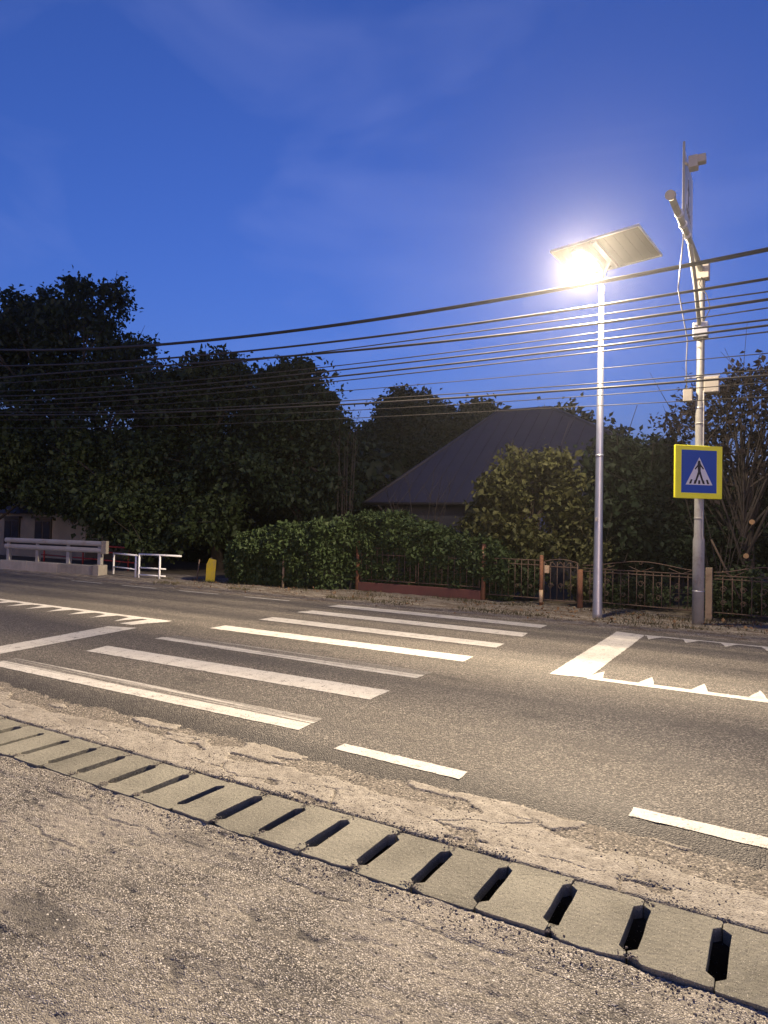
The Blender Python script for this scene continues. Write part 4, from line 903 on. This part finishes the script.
# bare saplings
def bare(name, base, h, label, seed, n=9, r0_=.022, spread=.25):
    rr = random.Random(seed); m = MB(); t = tag(empty(name, base), label, 'sapling', 'bare saplings')
    for k in range(n):
        a = rr.uniform(0, 6.28); hh = h*rr.uniform(.65, 1); e = Vector((math.cos(a)*spread*hh*rr.random(), math.sin(a)*spread*hh*rr.random(), hh)); b_ = Vector((rr.uniform(-.15, .15), rr.uniform(-.15, .15), -.1))
        md = b_.lerp(e, .5)+Vector((rr.uniform(-.1, .1), rr.uniform(-.1, .1), 0)); m.tube([b_, md, e], [r0_, r0_*.7, r0_*.2], 5)
        for q in range(4):
            s = rr.uniform(.4, .95); p_ = md.lerp(e, (s-.4)/.6); m.tube([p_, p_+Vector((rr.uniform(-.3, .3), rr.uniform(-.3, .3), rr.uniform(.3, .8)))], [r0_*.4, r0_*.12], 4)
    tag(m.build('stems', BARK_D, t), kind='stuff')
P_ = at(345, 540, 17.0); bare('bare_sapling', (P_.x, 17.0, .05), 5.2, 'bare upright twigs left of the hipped roof', 51, 10, .022, .10)
P_ = at(420, 540, 16.4); bare('bare_sapling', (P_.x, 16.4, .05), 3.4, 'bare fanned twigs in front of the roof slope', 52, 9, .016, .5)
P_ = at(720, 560, 15.6); bare('bare_sapling', (P_.x, 15.6, .05), 3.5, 'bare twigs beside the pruned trunk at right', 53, 9, .014, .5)
# distant thicket behind the gardens: one uncountable mass
r = np.random.default_rng(60); N = 60000
tu = np.where(r.random(N) < .6, r.uniform(-48, -11, N), r.uniform(-70, 30, N)); tv = np.where(tu < -12, 19.5+3*r.random(N), 31+3*r.random(N)); th = np.where(tu < -12, 4.6, 4.3)*(.7+.5*fbm(tu*.5, tu*0, 3, 61)); tz = th*r.random(N)**.8
k_ = ~((tu < -23) & (tu > -38) & (tv < 24) & (tz < 2.2)); tu, tv, tz = tu[k_], tv[k_], tz[k_]
o = link('distant_thicket', leaf_mesh('distant_thicket', np.stack([tu, tv+.8*vnoise(tu, tz, 5), tz+.05], -1), .46, L_DARK, seed=62)); tag(o, 'dark continuous thicket behind the gardens', 'thicket', kind='stuff')
# verge grass and litter
def blades(name, C, h, mat, seed):
    r = np.random.default_rng(seed); n = len(C); a = r.uniform(0, 6.28, n); d = np.stack([np.cos(a), np.sin(a), 0*a], -1); H = (h*(.4+.9*r.random(n)))[:, None]
    ln_ = r.normal(size=(n, 3))*.45; ln_[:, 2] = 1; w = .006+.004*r.random((n, 1))
    P_ = np.stack([C-d*w, C+d*w, C+ln_*H], 1).reshape(-1, 3); return np_mesh(name, P_, np.arange(n*3).reshape(-1, 3), mat)
L_GRASS = m_leaf('dry_grass', (.045, .045, .02), (.11, .095, .05))
N = 9000; U_ = r.uniform(-15, 3, N); V_ = np.where(r.random(N) < .6, r.normal(13.35, .35, N), r.normal(12.35, .12, N)); dens = fbm(U_*1.3, V_*3, 3, 70); k_ = (dens > .52) & (V_ > 11.95) & (V_ < 14.3) & ((U_ < -11) | (U_ > -9) | (V_ > 12.8))
C = np.stack([U_, V_, verge_z(U_, V_)-.005], -1)[k_]; o = link('verge_grass', blades('verge_grass', C, .075, L_GRASS, 71)); tag(o, 'short dry grass tufts growing on the far verge', 'grass', kind='stuff')
N = 2600; U_ = r.uniform(-14, 3, N); V_ = r.normal(13.0, .55, N); k_ = (V_ > 11.8) & (V_ < 14.2) & (fbm(U_*1.8, V_*2.5, 3, 75) > .46); C = np.stack([U_, V_, verge_z(U_, V_)+.012], -1)[k_]
L_LIT = m_leaf('fallen_leaf', (.09, .045, .02), (.22, .13, .06), .05)
o = link('leaf_litter', leaf_mesh('leaf_litter', C, .055, L_LIT, flat=2.5, seed=76)); tag(o, 'fallen brown leaves lying along the fence foot', 'leaves', kind='stuff')

# haze added for the glow around the lamp: one closed box of even density
hz_m = bpy.data.materials.new('lamp_glow_haze'); hz_m.use_nodes = True; hn = hz_m.node_tree.nodes; hn.remove(hn['Principled BSDF'])
pv = hn.new('ShaderNodeVolumePrincipled'); pv.inputs['Color'].default_value = (.85, .86, .9, 1); pv.inputs['Density'].default_value = HAZE; pv.inputs['Anisotropy'].default_value = .84
hz_m.node_tree.links.new(pv.outputs[0], hn['Material Output'].inputs['Volume'])
hz = MB().box((0, 20, 12), (620, 700, 26.2)).build('haze', hz_m); tag(hz, 'thin haze added for the glow around the lit lamp', 'haze', kind='stuff')
